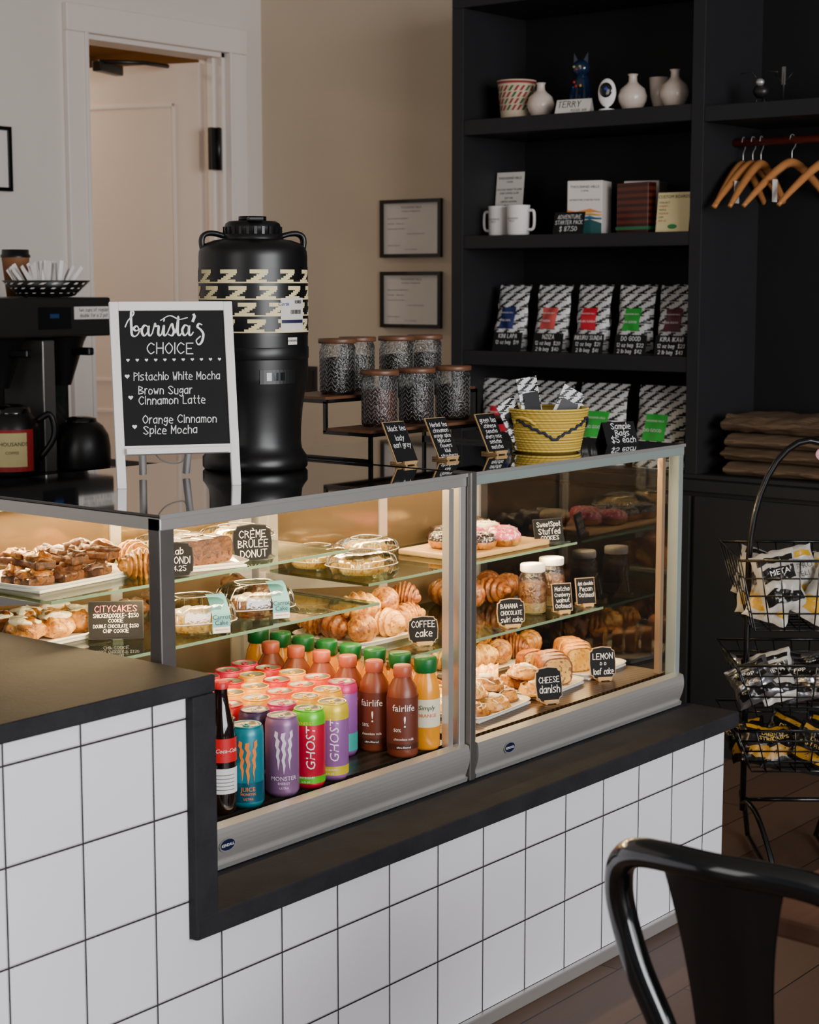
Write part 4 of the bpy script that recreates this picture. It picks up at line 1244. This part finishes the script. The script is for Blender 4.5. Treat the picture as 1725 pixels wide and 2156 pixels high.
for i, (y, k) in enumerate(((3.572, 1.05), (3.199, 1.07), (3.037, 1.1))):
    M().lathe([(a * k, b_ * k) for a, b_ in vp], MT['ceram'], 32).make('bud_vase', loc=(5.10, y, Z1), label='small round white ceramic bud vase', cat='vase', group='white ceramic vases')
M().lathe([(0, 0), (.018, 0), (.02, .02), (.03, .05), (.034, .112), (.031, .112), (.026, .05), (0, .03)], MT['ceram'], 28).make('ceramic_cup', loc=(5.18, 3.145, Z1), label='white ceramic goblet beside the vases', cat='cup')
cb_ = cmat((26, 44, 72), .15, 0., .6); o = thing('cat_figurine', 'glossy dark teal seated cat figurine with painted flowers', 'figurine', (5.20, 3.468, Z1), fr)
m = M()
m.lathe([(0, 0), (.038, 0), (.042, .012), (.038, .05), (.032, .09), (.026, .125), (.02, .145), (0, .15)], cb_, 24)
m.blob(.033, .028, .03, cb_, TR(0, -.008, .168), .0)
for sx in (-1, 1):
    m.add([(sx * .03, -.01, .178), (sx * .008, -.01, .19), (sx * .02, .006, .182), (sx * .029, -.008, .222)], [(0, 1, 3), (1, 2, 3), (2, 0, 3)], cb_)
    m.tube([(sx * .016, -.03, .1), (sx * .018, -.04, .05), (sx * .018, -.042, .006)], [.009, .009, .013], cb_, 8)
m.make('cat_body', o)
m = M()
for i in range(14):
    a = R.uniform(-1.2, 1.2); zz = R.uniform(.02, .13); rr = .042 - .1 * max(0, zz - .03) * 1.0 + .002
    m.blob(.005, .003, .005, cmat([(200, 40, 40), (40, 140, 90), (60, 130, 190), (226, 180, 60)][i % 4], .2), TR(math.sin(a) * rr, -math.cos(a) * rr, zz), 0, 1, 0, 5)
for sx in (-1, 1): m.blob(.005, .003, .004, cmat((200, 186, 90), .2), TR(sx * .012, -.034, .172), 0, 1, 0, 6)
m.blob(.004, .003, .003, cmat((180, 60, 60), .2), TR(0, -.037, .162), 0, 1, 0, 5)
m.make('painted_detail', o)
m = M(); Tt = TR(0, 0, 0, rx=-.35)
m.box(-.065, .065, 0, .002, 0, .05, MT['paper'], Tt); m.box(-.065, .065, 0, .002, 0, .05, MT['paper'], TR(0, .036, 0, rx=.35))
m.hand('TERRY', .03, MT['dark'], -.015, -.001, .022, Tt); m.hand('PLEASE ASK', .011, MT['dark'], .025, -.001, .006, Tt)
m.make('name_card', loc=(5.03, 3.395, Z1), rz=fr + .12, label='folded white card with handwritten name', cat='card')
o = thing('security_camera', 'white oval indoor security camera on the shelf', 'camera', (5.05, 3.268, Z1), fr + .3)
m = M().lathe([(0, 0), (.026, 0), (.026, .006), (.006, .01), (.005, .02)], MT['white'], 20); m.make('stand', o)
m = M().blob(.031, .015, .047, MT['white'], TR(0, 0, .06), 0, 1, 0, 12); m.make('camera_body', o)
M().blob(.022, .004, .025, MT['blackg'], TR(0, -.0135, .068), 0, 1, 0, 10).blob(.007, .003, .007, cmat((40, 60, 150), .1), TR(0, -.0165, .072), 0, 1, 0, 8).make('lens', o, label='black round lens')
m = M(); S_ = MT['steelk']
m.blob(.026, .022, .022, S_, TR(0, 0, .045), .1); m.blob(.014, .012, .012, MT['steel'], TR(0, -.012, .072), .1)
for sx in (-1, 1):
    m.tube([(sx * .01, 0, .03), (sx * .016, -.004, .0012)], .003, S_, 5); m.tube([(sx * .006, -.01, .08), (sx * .025, -.015, .105), (sx * .06, -.018, .10)], .0014, S_, 5)
m.make('metal_sculpture', loc=(5.12, 2.735, 2.1055), rz=fr + .2, label='small dark scrap metal creature sculpture on the shelf', cat='sculpture')
m = M()
m.lathe([(0, 0), (.02, 0), (.02, .004), (.003, .006), (.003, .06), (.002, .1)], S_, 14)
m.box(-.006, .006, -.002, .002, .06, .115, MT['steeld'])
for sx in (-1, 1): m.tube([(0, 0, .06), (sx * .03, 0, .095)], .0014, S_, 5)
m.make('metal_sculpture', loc=(5.12, 2.655, 2.1055), rz=fr, label='thin dark metal sculpture on the shelf', cat='sculpture')
Z2 = 1.7125
def mug(loc, rz, side):
    o = thing('camp_mug', 'white enamel camp mug with printed emblem', 'mug', loc, rz, 'white mugs on the shelf')
    b = M().lathe([(0, 0), (.034, 0), (.0385, .005), (.0405, .1), (.042, .103), (.0405, .1045), (.038, .1), (.036, .008), (0, .006)], MT['white'], 32)
    b.text('THOUSAND\nHILLS', .009, MT['greyink'], 0, 0, .055, wrap=.0405)
    b.make('mug_body', o)
    M().tube(catmull([(side * .039, 0, .085), (side * .062, 0, .085), (side * .068, 0, .07), (side * .068, 0, .035), (side * .06, 0, .02), (side * .038, 0, .02)], 4), .005, MT['white'], 8).make('mug_handle', o)
mug((5.10, 3.745, Z2), fr, -1); mug((5.07, 3.642, Z2), fr, 1)
m = M(); Tt = TR(0, 0, 0, rx=-.1)
m.box(-.06, .06, 0, .002, 0, .23, MT['paper'], Tt)
for s_, sz, z_ in (('THOUSAND HILLS', .0125, .205), ('COFFEE', .008, .193), ('DO YOU WANT TO JOIN', .0095, .165), ('OUR COFFEE CLUB?', .0095, .152), ('JUST ASK', .009, .135), ('LIMITED EDITION', .009, .122), ('MUGS $18', .009, .108)): m.text(s_, sz, MT['dark'], 0, -.0015, z_, Tt)
m.add([(-.055, -.0012, .02), (.05, -.0012, .02), (.02, -.0012, .085), (-.01, -.0012, .05), (-.03, -.0012, .075)], [(0, 1, 2, 3, 4)], MT['greyink'], False, Tt)
m.make('info_card', loc=(5.17, 3.765, Z2), rz=fr, label='tall white printed card behind the mugs', cat='card')
def gift(loc, rz, lb, nm='gift_box'):
    m = M().box(-.062, .062, -.055, .055, 0, .18, MT['paper'], bev=.002)
    m.text('THOUSAND HILLS', .0125, MT['dark'], 0, -.0558, .155); m.text('COFFEE', .008, MT['dark'], 0, -.0558, .143); m.text('ADVENTURE STARTER PACK', .0085, MT['dark'], 0, -.0558, .112)
    for i, (c, z0) in enumerate((((226, 140, 60), .075), ((236, 190, 100), .068), ((50, 120, 160), .055), ((30, 80, 80), .0))):
        z1 = .082 - i * .012
        m.add([(-.0615, -.0556 - i * .0001, z0), (.0615, -.0556 - i * .0001, z0), (.0615, -.0556 - i * .0001, z1 - .01), (.02, -.0556 - i * .0001, z1 + .004), (-.03, -.0556 - i * .0001, z1 - .006), (-.0615, -.0556 - i * .0001, z1)], [(0, 1, 2, 3, 4, 5)], cmat(c, .5))
    m.make(nm, loc=loc, rz=rz, label=lb, cat='box', group='starter pack boxes')
gift((5.13, 3.385, Z2), fr + .28, 'white starter pack box with colourful mountain print')
gift((5.26, 3.24, Z2), fr + .28, 'white starter pack box standing behind another')
m = M(); m.box(-.03, .03, -.045, .045, 0, .17, cmat((60, 34, 26), .4), bev=.002)
m.make('brown_carton', loc=(5.26, 3.49, Z2), rz=fr, label='narrow brown carton beside the boxes', cat='carton')
m = M(); Tt = TR(0, 0, 0, rx=-.2)
m.box(-.062, .062, 0, .0015, 0, .075, MT['chalk'], Tt)
for s_, z_ in (('ADVENTURE', .052), ('STARTER PACK', .033), ('$ 87.50', .01)): m.hand(s_, .018 if z_ > .02 else .021, I, 0, -.001, z_, Tt, maxw=.11)
m.make('price_card', loc=(5.02, 3.40, Z2), rz=fr, label='black handwritten starter pack price card', cat='price card')
m = M()
m.box(-.075, .075, -.02, .02, 0, .168, MT['boardr'], TR(0, 0, 0), bev=.003)
m.box(-.077, .077, -.022, .022, .012, .022, cmat((40, 130, 80), .5))
m.make('striped_board', loc=(5.12, 3.19, Z2), rz=fr - .25, label='red and black striped hardwood cutting board', cat='cutting board')
m = M(); Tt = TR(0, 0, 0, rx=-.12)
m.box(-.062, .062, 0, .002, 0, .13, MT['cream'], Tt)
m.text('CUSTOM BOARDS', .0145, cmat((40, 60, 50), .6), 0, -.001, .111, Tt)
for i in range(6):
    m.text(['WALNUT', 'CHERRY', 'MAPLE', 'PADAUK', 'OAK', 'ASK US'][i], .0095, cmat((200, 120, 40), .6) if i % 2 else cmat((60, 120, 80), .6), -.055, -.001, .094 - i * .012, Tt, align='LEFT')
m.blob(.018, .001, .008, cmat((40, 140, 70), .5), Tt @ TR(0, -.001, .018), 0, 1, 0, 8)
m.make('info_card', loc=(5.06, 3.015, Z2), rz=fr, label='cream card advertising custom boards', cat='card')

def pouch(w, h, d, seed, lab, name='coffee_bag'):
    m = M()
    def half(u, v):
        g = max(.04, 1 - v ** 1.7) * (1 - .25 * (1 - min(1, v * 6)))
        e = (max(0, 1 - abs(2 * u - 1) ** 3)) ** .6
        return d / 2 * g * e
    def S(u, v, sg, off=0):
        x = (u - .5) * w * (1 - .07 * math.sin(pi * v)) * (1 - .05 * v) + .004 * noise.noise(Vector((v * 4, seed, 0)))
        nz = noise.noise(Vector((u * 4 + seed * 5, v * 5, sg * 3.))) * .011 * (v * (1 - v) * 4)
        y = sg * (half(u, v) + nz) + sg * off
        if v > .9: y = sg * .002 + sg * off + .01 * (v - .9) * 10
        return (x, y + .10 * h * v, v * h + .004 * noise.noise(Vector((u * 3, seed, 1))) * (v > .95))
    m.grid(lambda u, v: S(u, v, -1), 14, 18, MT['zig'])
    m.grid(lambda u, v: S(1 - u, v, 1), 14, 18, MT['zig'])
    m.grid(lambda u, v: ((u - .5) * w * .98, (2 * v - 1) * half(u, 0), .0005), 10, 3, MT['dark'])
    if lab:
        c = cmat(lab[0], .5)
        m.grid(lambda u, v: S(.28 + u * .46, .34 + v * .32, -1, .0025), 8, 6, c)
        p0 = S(.5, .57, -1, .005); p1 = S(.5, .46, -1, .005)
        m.text('THOUSAND HILLS', w * .045, I, 0, p0[1] - .002, h * .57); m.text(lab[1], w * .07, I, 0, p1[1] - .003, h * .45)
    return m
names = [((32, 44, 100), 'KINI LAPA'), ((200, 76, 70), 'NZIZA'), ((206, 24, 46), 'INKURU SUNDA'), ((36, 160, 50), 'DO GOOD'), ((88, 26, 38), 'KIRA IKAWI')]
for i, y in enumerate((3.715, 3.538, 3.369, 3.196, 3.035)):
    pouch(.148, .232, .085, i, names[i]).make('coffee_bag', loc=(5.13, y, 1.3075), rz=fr + R.uniform(-.06, .06), label='zigzag print coffee bag with %s label' % ['navy', 'salmon', 'red', 'green', 'maroon'][i], cat='coffee bag', group='coffee bags on the shelf')
    m = M(); Tt = TR(0, 0, 0, rx=-.2)
    m.box(-.062, .062, 0, .0015, 0, .068, MT['chalk'], Tt)
    m.hand(names[i][1], .02, I, 0, -.001, .048, Tt, maxw=.11); m.hand('12 oz bag  $%d' % (19 + i), .0165, I, 0, -.001, .027, Tt, maxw=.112)
    if i: m.hand('2 lb bag  $%d' % (39 + i), .0165, I, 0, -.001, .006, Tt, maxw=.112)
    m.make('price_card', loc=(5.03, y * 5.03 / 5.13 + .02, 1.3075), rz=fr, label='black card with handwritten coffee prices', cat='price card', group='coffee price cards')
big = [((200, 24, 50), 'INKURU'), ((200, 24, 50), 'NZIZA'), ((44, 176, 60), 'DO GOOD'), ((44, 176, 60), 'DO GOOD')]
for i, y in enumerate((3.735, 3.535, 3.315, 3.08)):
    pouch(.205, .275, .12, i + 7, big[i]).make('large_coffee_bag', loc=(5.11, y, ZW + .0005), rz=fr + R.uniform(-.08, .08), label='large zigzag print coffee bag with %s label' % ('red' if i < 2 else 'green'), cat='coffee bag', group='large coffee bags on the worktop')

M().tube([(5.2, 2.868, 2.0), (5.2, 1.402, 2.0)], .013, MT['woodr'], 12).make('clothes_rod', loc=(0, 0, 0), label='reddish wooden hanging rod in the open wardrobe', cat='rod')
def hanger(y, rz):
    o = thing('coat_hanger', 'wooden coat hanger with metal hook on the rod', 'hanger', (5.2, y, 2.0), rz, 'wooden coat hangers')
    M().tube(catmull([(-.012, 0, .0), (-.008, 0, .014), (.003, 0, .0165), (.0155, 0, .004), (.014, 0, -.018), (0, 0, -.035), (0, 0, -.06)], 5), .0016, MT['steel'], 6).make('hook', o)
    m = M()
    P = catmull([(-.22, 0, -.215), (-.16, 0, -.165), (-.07, 0, -.1), (0, 0, -.072), (.07, 0, -.1), (.16, 0, -.165), (.22, 0, -.215)], 6)
    m.tube(P, [.007 + .008 * math.sin(pi * i / (len(P) - 1)) for i in range(len(P))], MT['woodh'], 8)
    m.make('hanger_bar', o)
    return o
hg0 = hanger(2.835, .1)
for y, a in ((2.80, -.08), (2.77, .05), (2.66, -.25), (2.53, -.3), (2.4, 0.1)): dup(hg0, (5.2, y, 2.0), a)
for y in (2.79, 2.655):
    M().tube([(5.2, y, 1.93), (5.08, y, 1.87)], .0006, MT['dark'], 4).box(5.065, 5.095, y - .001, y + .001, 1.80, 1.87, MT['paper']).make('price_tag', label='small white paper tag hanging from hanger', cat='tag', group='paper tags')
for i in range(4):
    m = M()
    hh_ = .046 if i < 3 else .056
    def fn(u, v, i=i, hh_=hh_):
        a = u * 2 * pi; c, s_ = math.cos(a), math.sin(a)
        wob = noise.noise(Vector((c * 1.2 + i * 5, s_ * 1.2, v * 4)))
        w2 = noise.noise(Vector((c * 3 + i * 5, s_ * 3, v * 9)))
        lay = .007 * math.cos(s_ * 6 + wob * 2)
        return ((.152 + lay) * math.copysign(abs(c) ** .5, c) * (1 + .05 * wob + .02 * w2), (v - .5) * (.40 + .015 * i) * (1 + .02 * wob), max(0, hh_ / 2 + hh_ / 2 * math.copysign(abs(s_) ** .8, s_) * (1 + (.35 if i == 3 else .12) * wob) + (.008 if i == 3 else .002) * w2 - .002 * (i != 3)))
    m.grid(fn, 56, 30, MT['burlap'])
    for vv in (0, 1): m.add([fn(k / 56, vv) for k in range(56)], [tuple(range(56))], MT['burlap'])
    m.make('burlap_sack', loc=(5.175 + R.uniform(-.012, .012), 2.585 + R.uniform(-.02, .02), ZW + .0005 + i * .0465), rz=R.uniform(-.07, .07), label='folded brown burlap sack in a stack', cat='burlap sack', group='folded burlap sacks')

# ------------------------------------------------------------------ back counter with brewer
o = thing('back_counter', 'dark work counter behind the service area', 'counter')
M().box(2.4, 4.2, 4.3, 5.18, 0, .875, CH).make('body', o)
M().box(2.38, 4.22, 4.22, 5.184, .876, .915, MT['stone'], bev=.003).make('worktop', o)
o = thing('coffee_brewer', 'twin steel coffee brewer with a small blue display', 'coffee machine', (3.52, 4.62, .9155))
m = M(); m.box(-.33, .33, -.30, .22, 0, .03, MT['steelk'], bev=.004); m.box(-.33, .33, .0, .22, .03, .46, MT['blackm'], bev=.004); m.box(.06, .11, -.2, .0, .03, .45, MT['steeld'], bev=.004); m.make('body', o)
m = M(); m.box(-.33, .33, -.22, .22, .46, .585, MT['steelk'], bev=.006); m.make('top_housing', o, label='dark brushed metal top housing')
M().box(.03, .16, -.224, -.2195, .485, .555, MT['blackg']).box(.075, .11, -.2255, -.224, .52, .533, MT['lcd']).make('display', o, label='black panel with small blue screen')
for x in (-.04, .21):
    m = M().lathe([(.03, .30), (.075, .44), (.085, .46)], MT['blackp'], 24, TR(x, -.11, 0)); m.box(x - .012, x + .012, -.26, -.16, .40, .425, MT['blackp'], bev=.005); m.make('brew_basket', o, label='black plastic brew basket')
m = M().box(.175, .335, -.2225, -.2205, .515, .555, MT['paper'])
m.hand('two cups of regular', .015, MT['dark'], .255, -.2235, .54, maxw=.14); m.hand('double for a 2 pot', .015, MT['dark'], .255, -.2235, .522, maxw=.14)
m.make('paper_note', o, label='taped paper note')
def server(loc, lab):
    o = thing('coffee_server', 'black round coffee server with handle' + (' and red label' if lab else ''), 'coffee pot', loc, math.radians(-38))
    M().lathe([(0, 0), (.08, 0), (.085, .01), (.085, .14), (.08, .17), (.06, .2)] if lab else [(0, 0), (.09, 0), (.094, .01), (.094, .07), (.088, .11), (.07, .14), (.05, .155)], MT['blackp'], 28).make('pot_body', o)
    M().lathe([(.062, .198), (.06, .215), (.03, .225), (0, .227)] if lab else [(.052, .153), (.05, .165), (.02, .172), (0, .173)], MT['blackg'], 24).make('pot_lid', o)
    if lab:
        M().tube(catmull([(.078, 0, .17), (.12, 0, .19), (.13, 0, .12), (.083, 0, .05)], 5), .01, MT['blackp'], 8).make('pot_handle', o)
        m = M().wrapq(-.85, .85, .02, .15, .0858, cmat((170, 30, 34), .5), n=10); m.wrapq(-.5, .55, .035, .14, .0864, cmat((230, 214, 150), .5), n=8)
        m.text('THOUSANDS', .017, MT['dark'], 0, 0, .1, wrap=.0868); m.text('COFFEE', .012, MT['dark'], 0, 0, .075, wrap=.0868); m.make('pot_label', o, label='red and cream coffee label')
server((3.45, 4.42, .9465), True); server((3.73, 4.42, .9465), False)
zt = .9155 + .586
o = thing('straw_bowl', 'black patterned bowl of paper packets on the brewer', 'bowl', (3.66, 4.49, zt))
bm_ = M().lathe([(0, 0), (.07, 0), (.09, .004), (.14, .052), (.136, .053), (.085, .01), (0, .008)], MT['blackp'], 32)
for k in range(22):
    for j in range(3):
        a = k * 2 * pi / 22; rr = .098 + j * .0165
        bm_.wrapq(a, a + .1, .012 + j * .014, .019 + j * .014, rr + .002, MT['paper'], sl=.1, n=1)
bm_.make('bowl_body', o)
for i in range(30):
    x = -.1 + i * .0068
    M().box(-.006, .006, -.0008, .0008, 0, .105, MT['white'], TR(0, 0, 0, R.uniform(-.5, .5), R.uniform(-.3, .3), (i - 15) * .055 + R.uniform(-.15, .15))).make('paper_packet', loc=(3.66 + x * .75, 4.49 + R.uniform(-.03, .03), zt + .012), label='white paper stirrer packet standing in a bowl', cat='packet', group='white paper packets')
o = thing('paper_cup', 'brown paper coffee cup with black lid', 'cup', (3.705, 4.70, zt))
M().lathe([(0, 0), (.032, 0), (.046, .13)], cmat((150, 100, 64), .7), 24).make('cup_body', o)
M().lathe([(.049, .128), (.049, .136), (.045, .139), (.044, .154), (.0, .155)], MT['blackp'], 24).make('cup_lid', o)
M().lathe([(0, 0), (.03, 0), (.038, .16), (.036, .16), (0, .01)], MT['white'], 24).make('paper_cup', loc=(3.50, 4.60, zt), label='tall white paper cup on the brewer', cat='cup')

# ------------------------------------------------------------------ wire snack rack
o = thing('snack_rack', 'black wire snack rack with arched top and curved feet', 'display rack', (4.17, 2.06, 0), math.radians(-52))
m = M(); RW = .15
arch = [(-RW, 0, .15), (-RW, 0, .5), (-RW, 0, .80)] + [(-RW * math.cos(a) * 1., 0, .82 + .32 * math.sin(a)) for a in [pi * i / 16 for i in range(17)]] + [(RW, 0, .80), (RW, 0, .5), (RW, 0, .15)]
m.tube(arch, .0085, MT['blackm'], 8)
for sx in (-1, 1):
    for sy in (-1, 1):
        m.tube(catmull([(sx * RW, 0, .17), (sx * (RW - .005), sy * .05, .185), (sx * (RW - .02), sy * .12, .165), (sx * (RW - .04), sy * .19, .09), (sx * (RW - .055), sy * .225, .01)], 6), .0075, MT['blackm'], 8)
    m.tube([(sx * (RW - .055), -.225, .012), (sx * (RW - .055), .225, .012)], .006, MT['blackm'], 8)
m.tube([(-RW, 0, .18), (RW, 0, .18)], .006, MT['blackm'], 8)
m.make('rack_frame', o)
def basket(z0, z1, dep, wtop=.2):
    m = M(); BMt = MT['blackm']
    def ring(w, d0, d1, z): return [(-w, d0, z), (w, d0, z), (w, d1, z), (-w, d1, z)]
    for k in range(5):
        t = k / 4
        w = .15 + (wtop - .15) * t
        m.tube(ring(w, -dep * (.7 + .3 * t), dep * (.7 + .3 * t), z0 + (z1 - z0) * t), .0024 if k < 4 else .004, BMt, 5, True)
    for i in range(9):
        t = -1 + 2 * i / 8
        for sg in (-1, 1):
            m.tube([(t * .15, 0, z0), (t * .15, sg * dep * .7, z0), (t * wtop, sg * dep, z1)], .002, BMt, 5)
    for i in range(7):
        t = -1 + 2 * i / 6
        for sg in (-1, 1):
            m.tube([(0, t * dep * .7, z0), (sg * .15, t * dep * .7, z0), (sg * wtop, t * dep, z1)], .002, BMt, 5)
    m.make('wire_basket', o)
basket(.66, .85, .17); basket(.46, .58, .17); basket(.29, .41, .17)
m = M(); m.blob(.022, .004, .018, cmat((226, 160, 180), .5), TR(0, 0, 0), 0, 1, 0, 12); m.text('Deli', .015, cmat((200, 60, 90), .5), 0, -.005, -.005)
m.make('header_sign', o, loc=(.035, -.012, 1.105), label='small pink oval sign')
m = M().box(-.05, .05, 0, .002, 0, .06, MT['chalk']); m.hand('PITA', .021, I, 0, -.001, .04); m.hand('CHIPS', .02, I, 0, -.001, .022); m.hand('$1.50', .02, I, 0, -.001, .004)
m.make('price_sign', o, loc=(.07, -.18, .35), label='black card reading pita chips one fifty')
def snack(c, c2, txt, tcol, seed, c3=None):
    m = M(); w, h, d = .125, .17, .06
    def S(u, v, sg, off=0):
        g = (max(0, math.sin(pi * v))) ** .5 * (max(0, 1 - abs(2 * u - 1) ** 3)) ** .6
        nz = (noise.noise(Vector((u * 5 + seed, v * 6, sg * 2.))) * .016 + abs(noise.noise(Vector((u * 11, v * 12 + seed, sg)))) * .01) * g
        return ((u - .5) * w * (1 - .08 * math.sin(pi * v)) + .006 * noise.noise(Vector((v * 5, seed, 0))), sg * (d / 2 * g + nz + off), v * h + .006 * noise.noise(Vector((u * 5, seed, 3))))
    m.grid(lambda u, v: S(u, v, -1), 18, 24, c); m.grid(lambda u, v: S(1 - u, v, 1), 18, 24, c)
    for sg in (-1, 1):
        m.grid(lambda u, v: S(.08 + u * .84, .12 + v * (.2 + .05 * math.sin(u * 5)), sg, .0015), 12, 5, c2)
        m.grid(lambda u, v: S(.08 + u * .84, .8 + v * .1, sg, .0015), 12, 3, c2)
        if c3: m.grid(lambda u, v: S(.12 + u * .76, .5 + v * .22, sg, .0018), 12, 5, c3)
    for k, l_ in enumerate(txt): m.text(l_, .022, tcol, 0, -d / 2 - .013, .1 - k * .022)
    return m
kinds = [(MT['packw'], MT['packy'], ('METRO', 'DELI'), MT['dark'], 'white and yellow deli chip bag', None), (MT['foil'], MT['packk'], ('Pop',), MT['ink'], 'silver and black snack bag', MT['packk']),
         (MT['packk'], cmat((176, 128, 30), .4), ('Dirty', 'STRIPS'), cmat((226, 190, 90), .4), 'black and gold snack bag', None), (MT['packw'], MT['packk'], ('META',), MT['ink'], 'white and black chip bag', MT['packk']), (MT['packw'], MT['packy'], ('EPO', 'CHIPS'), MT['dark'], 'white and gold chip bag with dark lettering', None)]
Ri = Matrix.Rotation(math.radians(-52), 3, 'Z')
for tier, (z, ks) in enumerate(((.68, (0, 3, 0, 3, 4, 0, 3, 0, 4, 0, 3, 4, 0, 3, 0)), (.472, (1, 3, 1, 1, 1, 1, 3, 1, 1, 1)), (.302, (2, 2, 2, 2, 2, 2, 2, 2, 2, 2)))):
    for i, k in enumerate(ks):
        kk = kinds[k]
        lx = -.125 + (i % 5) * .06; ly = -.1 + (i // 5) * .09 + R.uniform(-.015, .015)
        p = Ri @ Vector((lx, ly, 0))
        if k in protos: ob = dup(protos[k])
        else:
            ob = snack(*kk[:4], k, kk[5]).make('snack_bag', label=kk[4] + ' in the wire basket', cat='snack bag', group='snack bags in the rack'); protos[k] = ob
        ob.location = (4.17 + p.x, 2.06 + p.y, z + (.03 if tier == 0 and i % 3 == 1 else 0))
        ob.rotation_euler = (-.45 + R.uniform(-.5, .3), R.uniform(-.5, .5), math.radians(-52) + R.uniform(-.5, .5))
        ob.scale = (.95, .95, .92) if tier == 0 else (.95, .95, .66)

# ------------------------------------------------------------------ foreground chair & table
o = thing('metal_chair', 'glossy black metal cafe chair with a broad back slat', 'chair', (2.13, 1.065, 0), math.radians(-86))
G_ = MT['chairg']
m = M()
hoop = catmull([(-.085, -.13, .44), (-.105, -.15, .53), (-.145, -.158, .62), (-.170, -.158, .69), (-.174, -.165, .735), (-.157, -.185, .778), (-.11, -.215, .805), (0, -.238, .812), (.11, -.215, .805), (.157, -.185, .778), (.174, -.165, .735), (.170, -.158, .69), (.145, -.158, .62), (.105, -.15, .53), (.085, -.13, .44)], 9)
m.tube(hoop, .0195, G_, 18); m.make('backrest', o, label='thick bent tube back hoop')
m = M()
def slat(u, v):
    wd = .054 + .034 * (v ** 3)
    x = (u - .5) * 2 * wd
    return (x, -.14 - .094 * v + 2.0 * x * x, .44 + v * .37)
m.grid(slat, 14, 18, G_); m.grid(lambda u, v: (slat(1 - u, v)[0], slat(1 - u, v)[1] + .005, slat(u, v)[2]), 14, 18, G_)
m.make('back_slat', o)
m = M(); m.box(-.17, .17, -.12, .19, .385, .40, G_, bev=.006); m.make('seat', o)
for sx in (-1, 1):
    for sy in (-1, 1):
        m = M().tube([(sx * .155, sy * .14 + .02, .39), (sx * .2, sy * .2, .0)], [.02, .012], G_, 8); m.make('leg', o)
o = thing('cafe_table', 'square brown wooden cafe table on a black pedestal', 'table', (2.36, .70, 0), -.04)
M().box(-.36, .36, -.36, .36, .692, .722, MT['woodd'], bev=.006).make('table_top', o, label='brown wooden table top')
M().lathe([(0, 0), (.22, 0), (.22, .012), (.04, .03), (.03, .06), (.03, .66), (.1, .69), (0, .69)], MT['blackm'], 28).make('pedestal', o)

# ------------------------------------------------------------------ light
wd = bpy.data.worlds.new('world'); bpy.context.scene.world = wd; wd.use_nodes = True
bg = wd.node_tree.nodes['Background']; bg.inputs[0].default_value = (.80, .84, .92, 1); bg.inputs[1].default_value = .2
area('window_and_fill_light', (1.2, -4.2, 2.0), (2.6, 2.2, .9), 4.5, 2.4, 450, (.98, .985, 1))
area('window_and_fill_light', (-2.8, 1.6, 2.0), (3, 3.2, 1.2), 2.6, 2.0, 46, (1, .95, .89))  # added side fill that brightens the beige wall, not a window
area('storeroom_fill', (4.6, 6.4, 2.7), (4.6, 6.4, 0), .6, .6, 20, (1, .84, .64))  # warm fill added to brighten the room behind the door

cam = bpy.data.cameras.new('camera'); co = bpy.data.objects.new('camera', cam); COL.objects.link(co)
cam.sensor_fit = 'VERTICAL'; cam.sensor_height = 36; cam.sensor_width = 36
cam.lens = 3690 / 2156 * 36
cam.dof.use_dof = True; cam.dof.focus_distance = 3.7; cam.dof.aperture_fstop = 7
co.location = (0, 0, 1.54)
yaw = math.radians(39.2); p = math.asin(.1285)
d = Vector((math.cos(yaw) * math.cos(p), math.sin(yaw) * math.cos(p), -math.sin(p)))
co.rotation_euler = d.to_track_quat('-Z', 'Y').to_euler()
cam.clip_start = .05
bpy.context.scene.camera = co
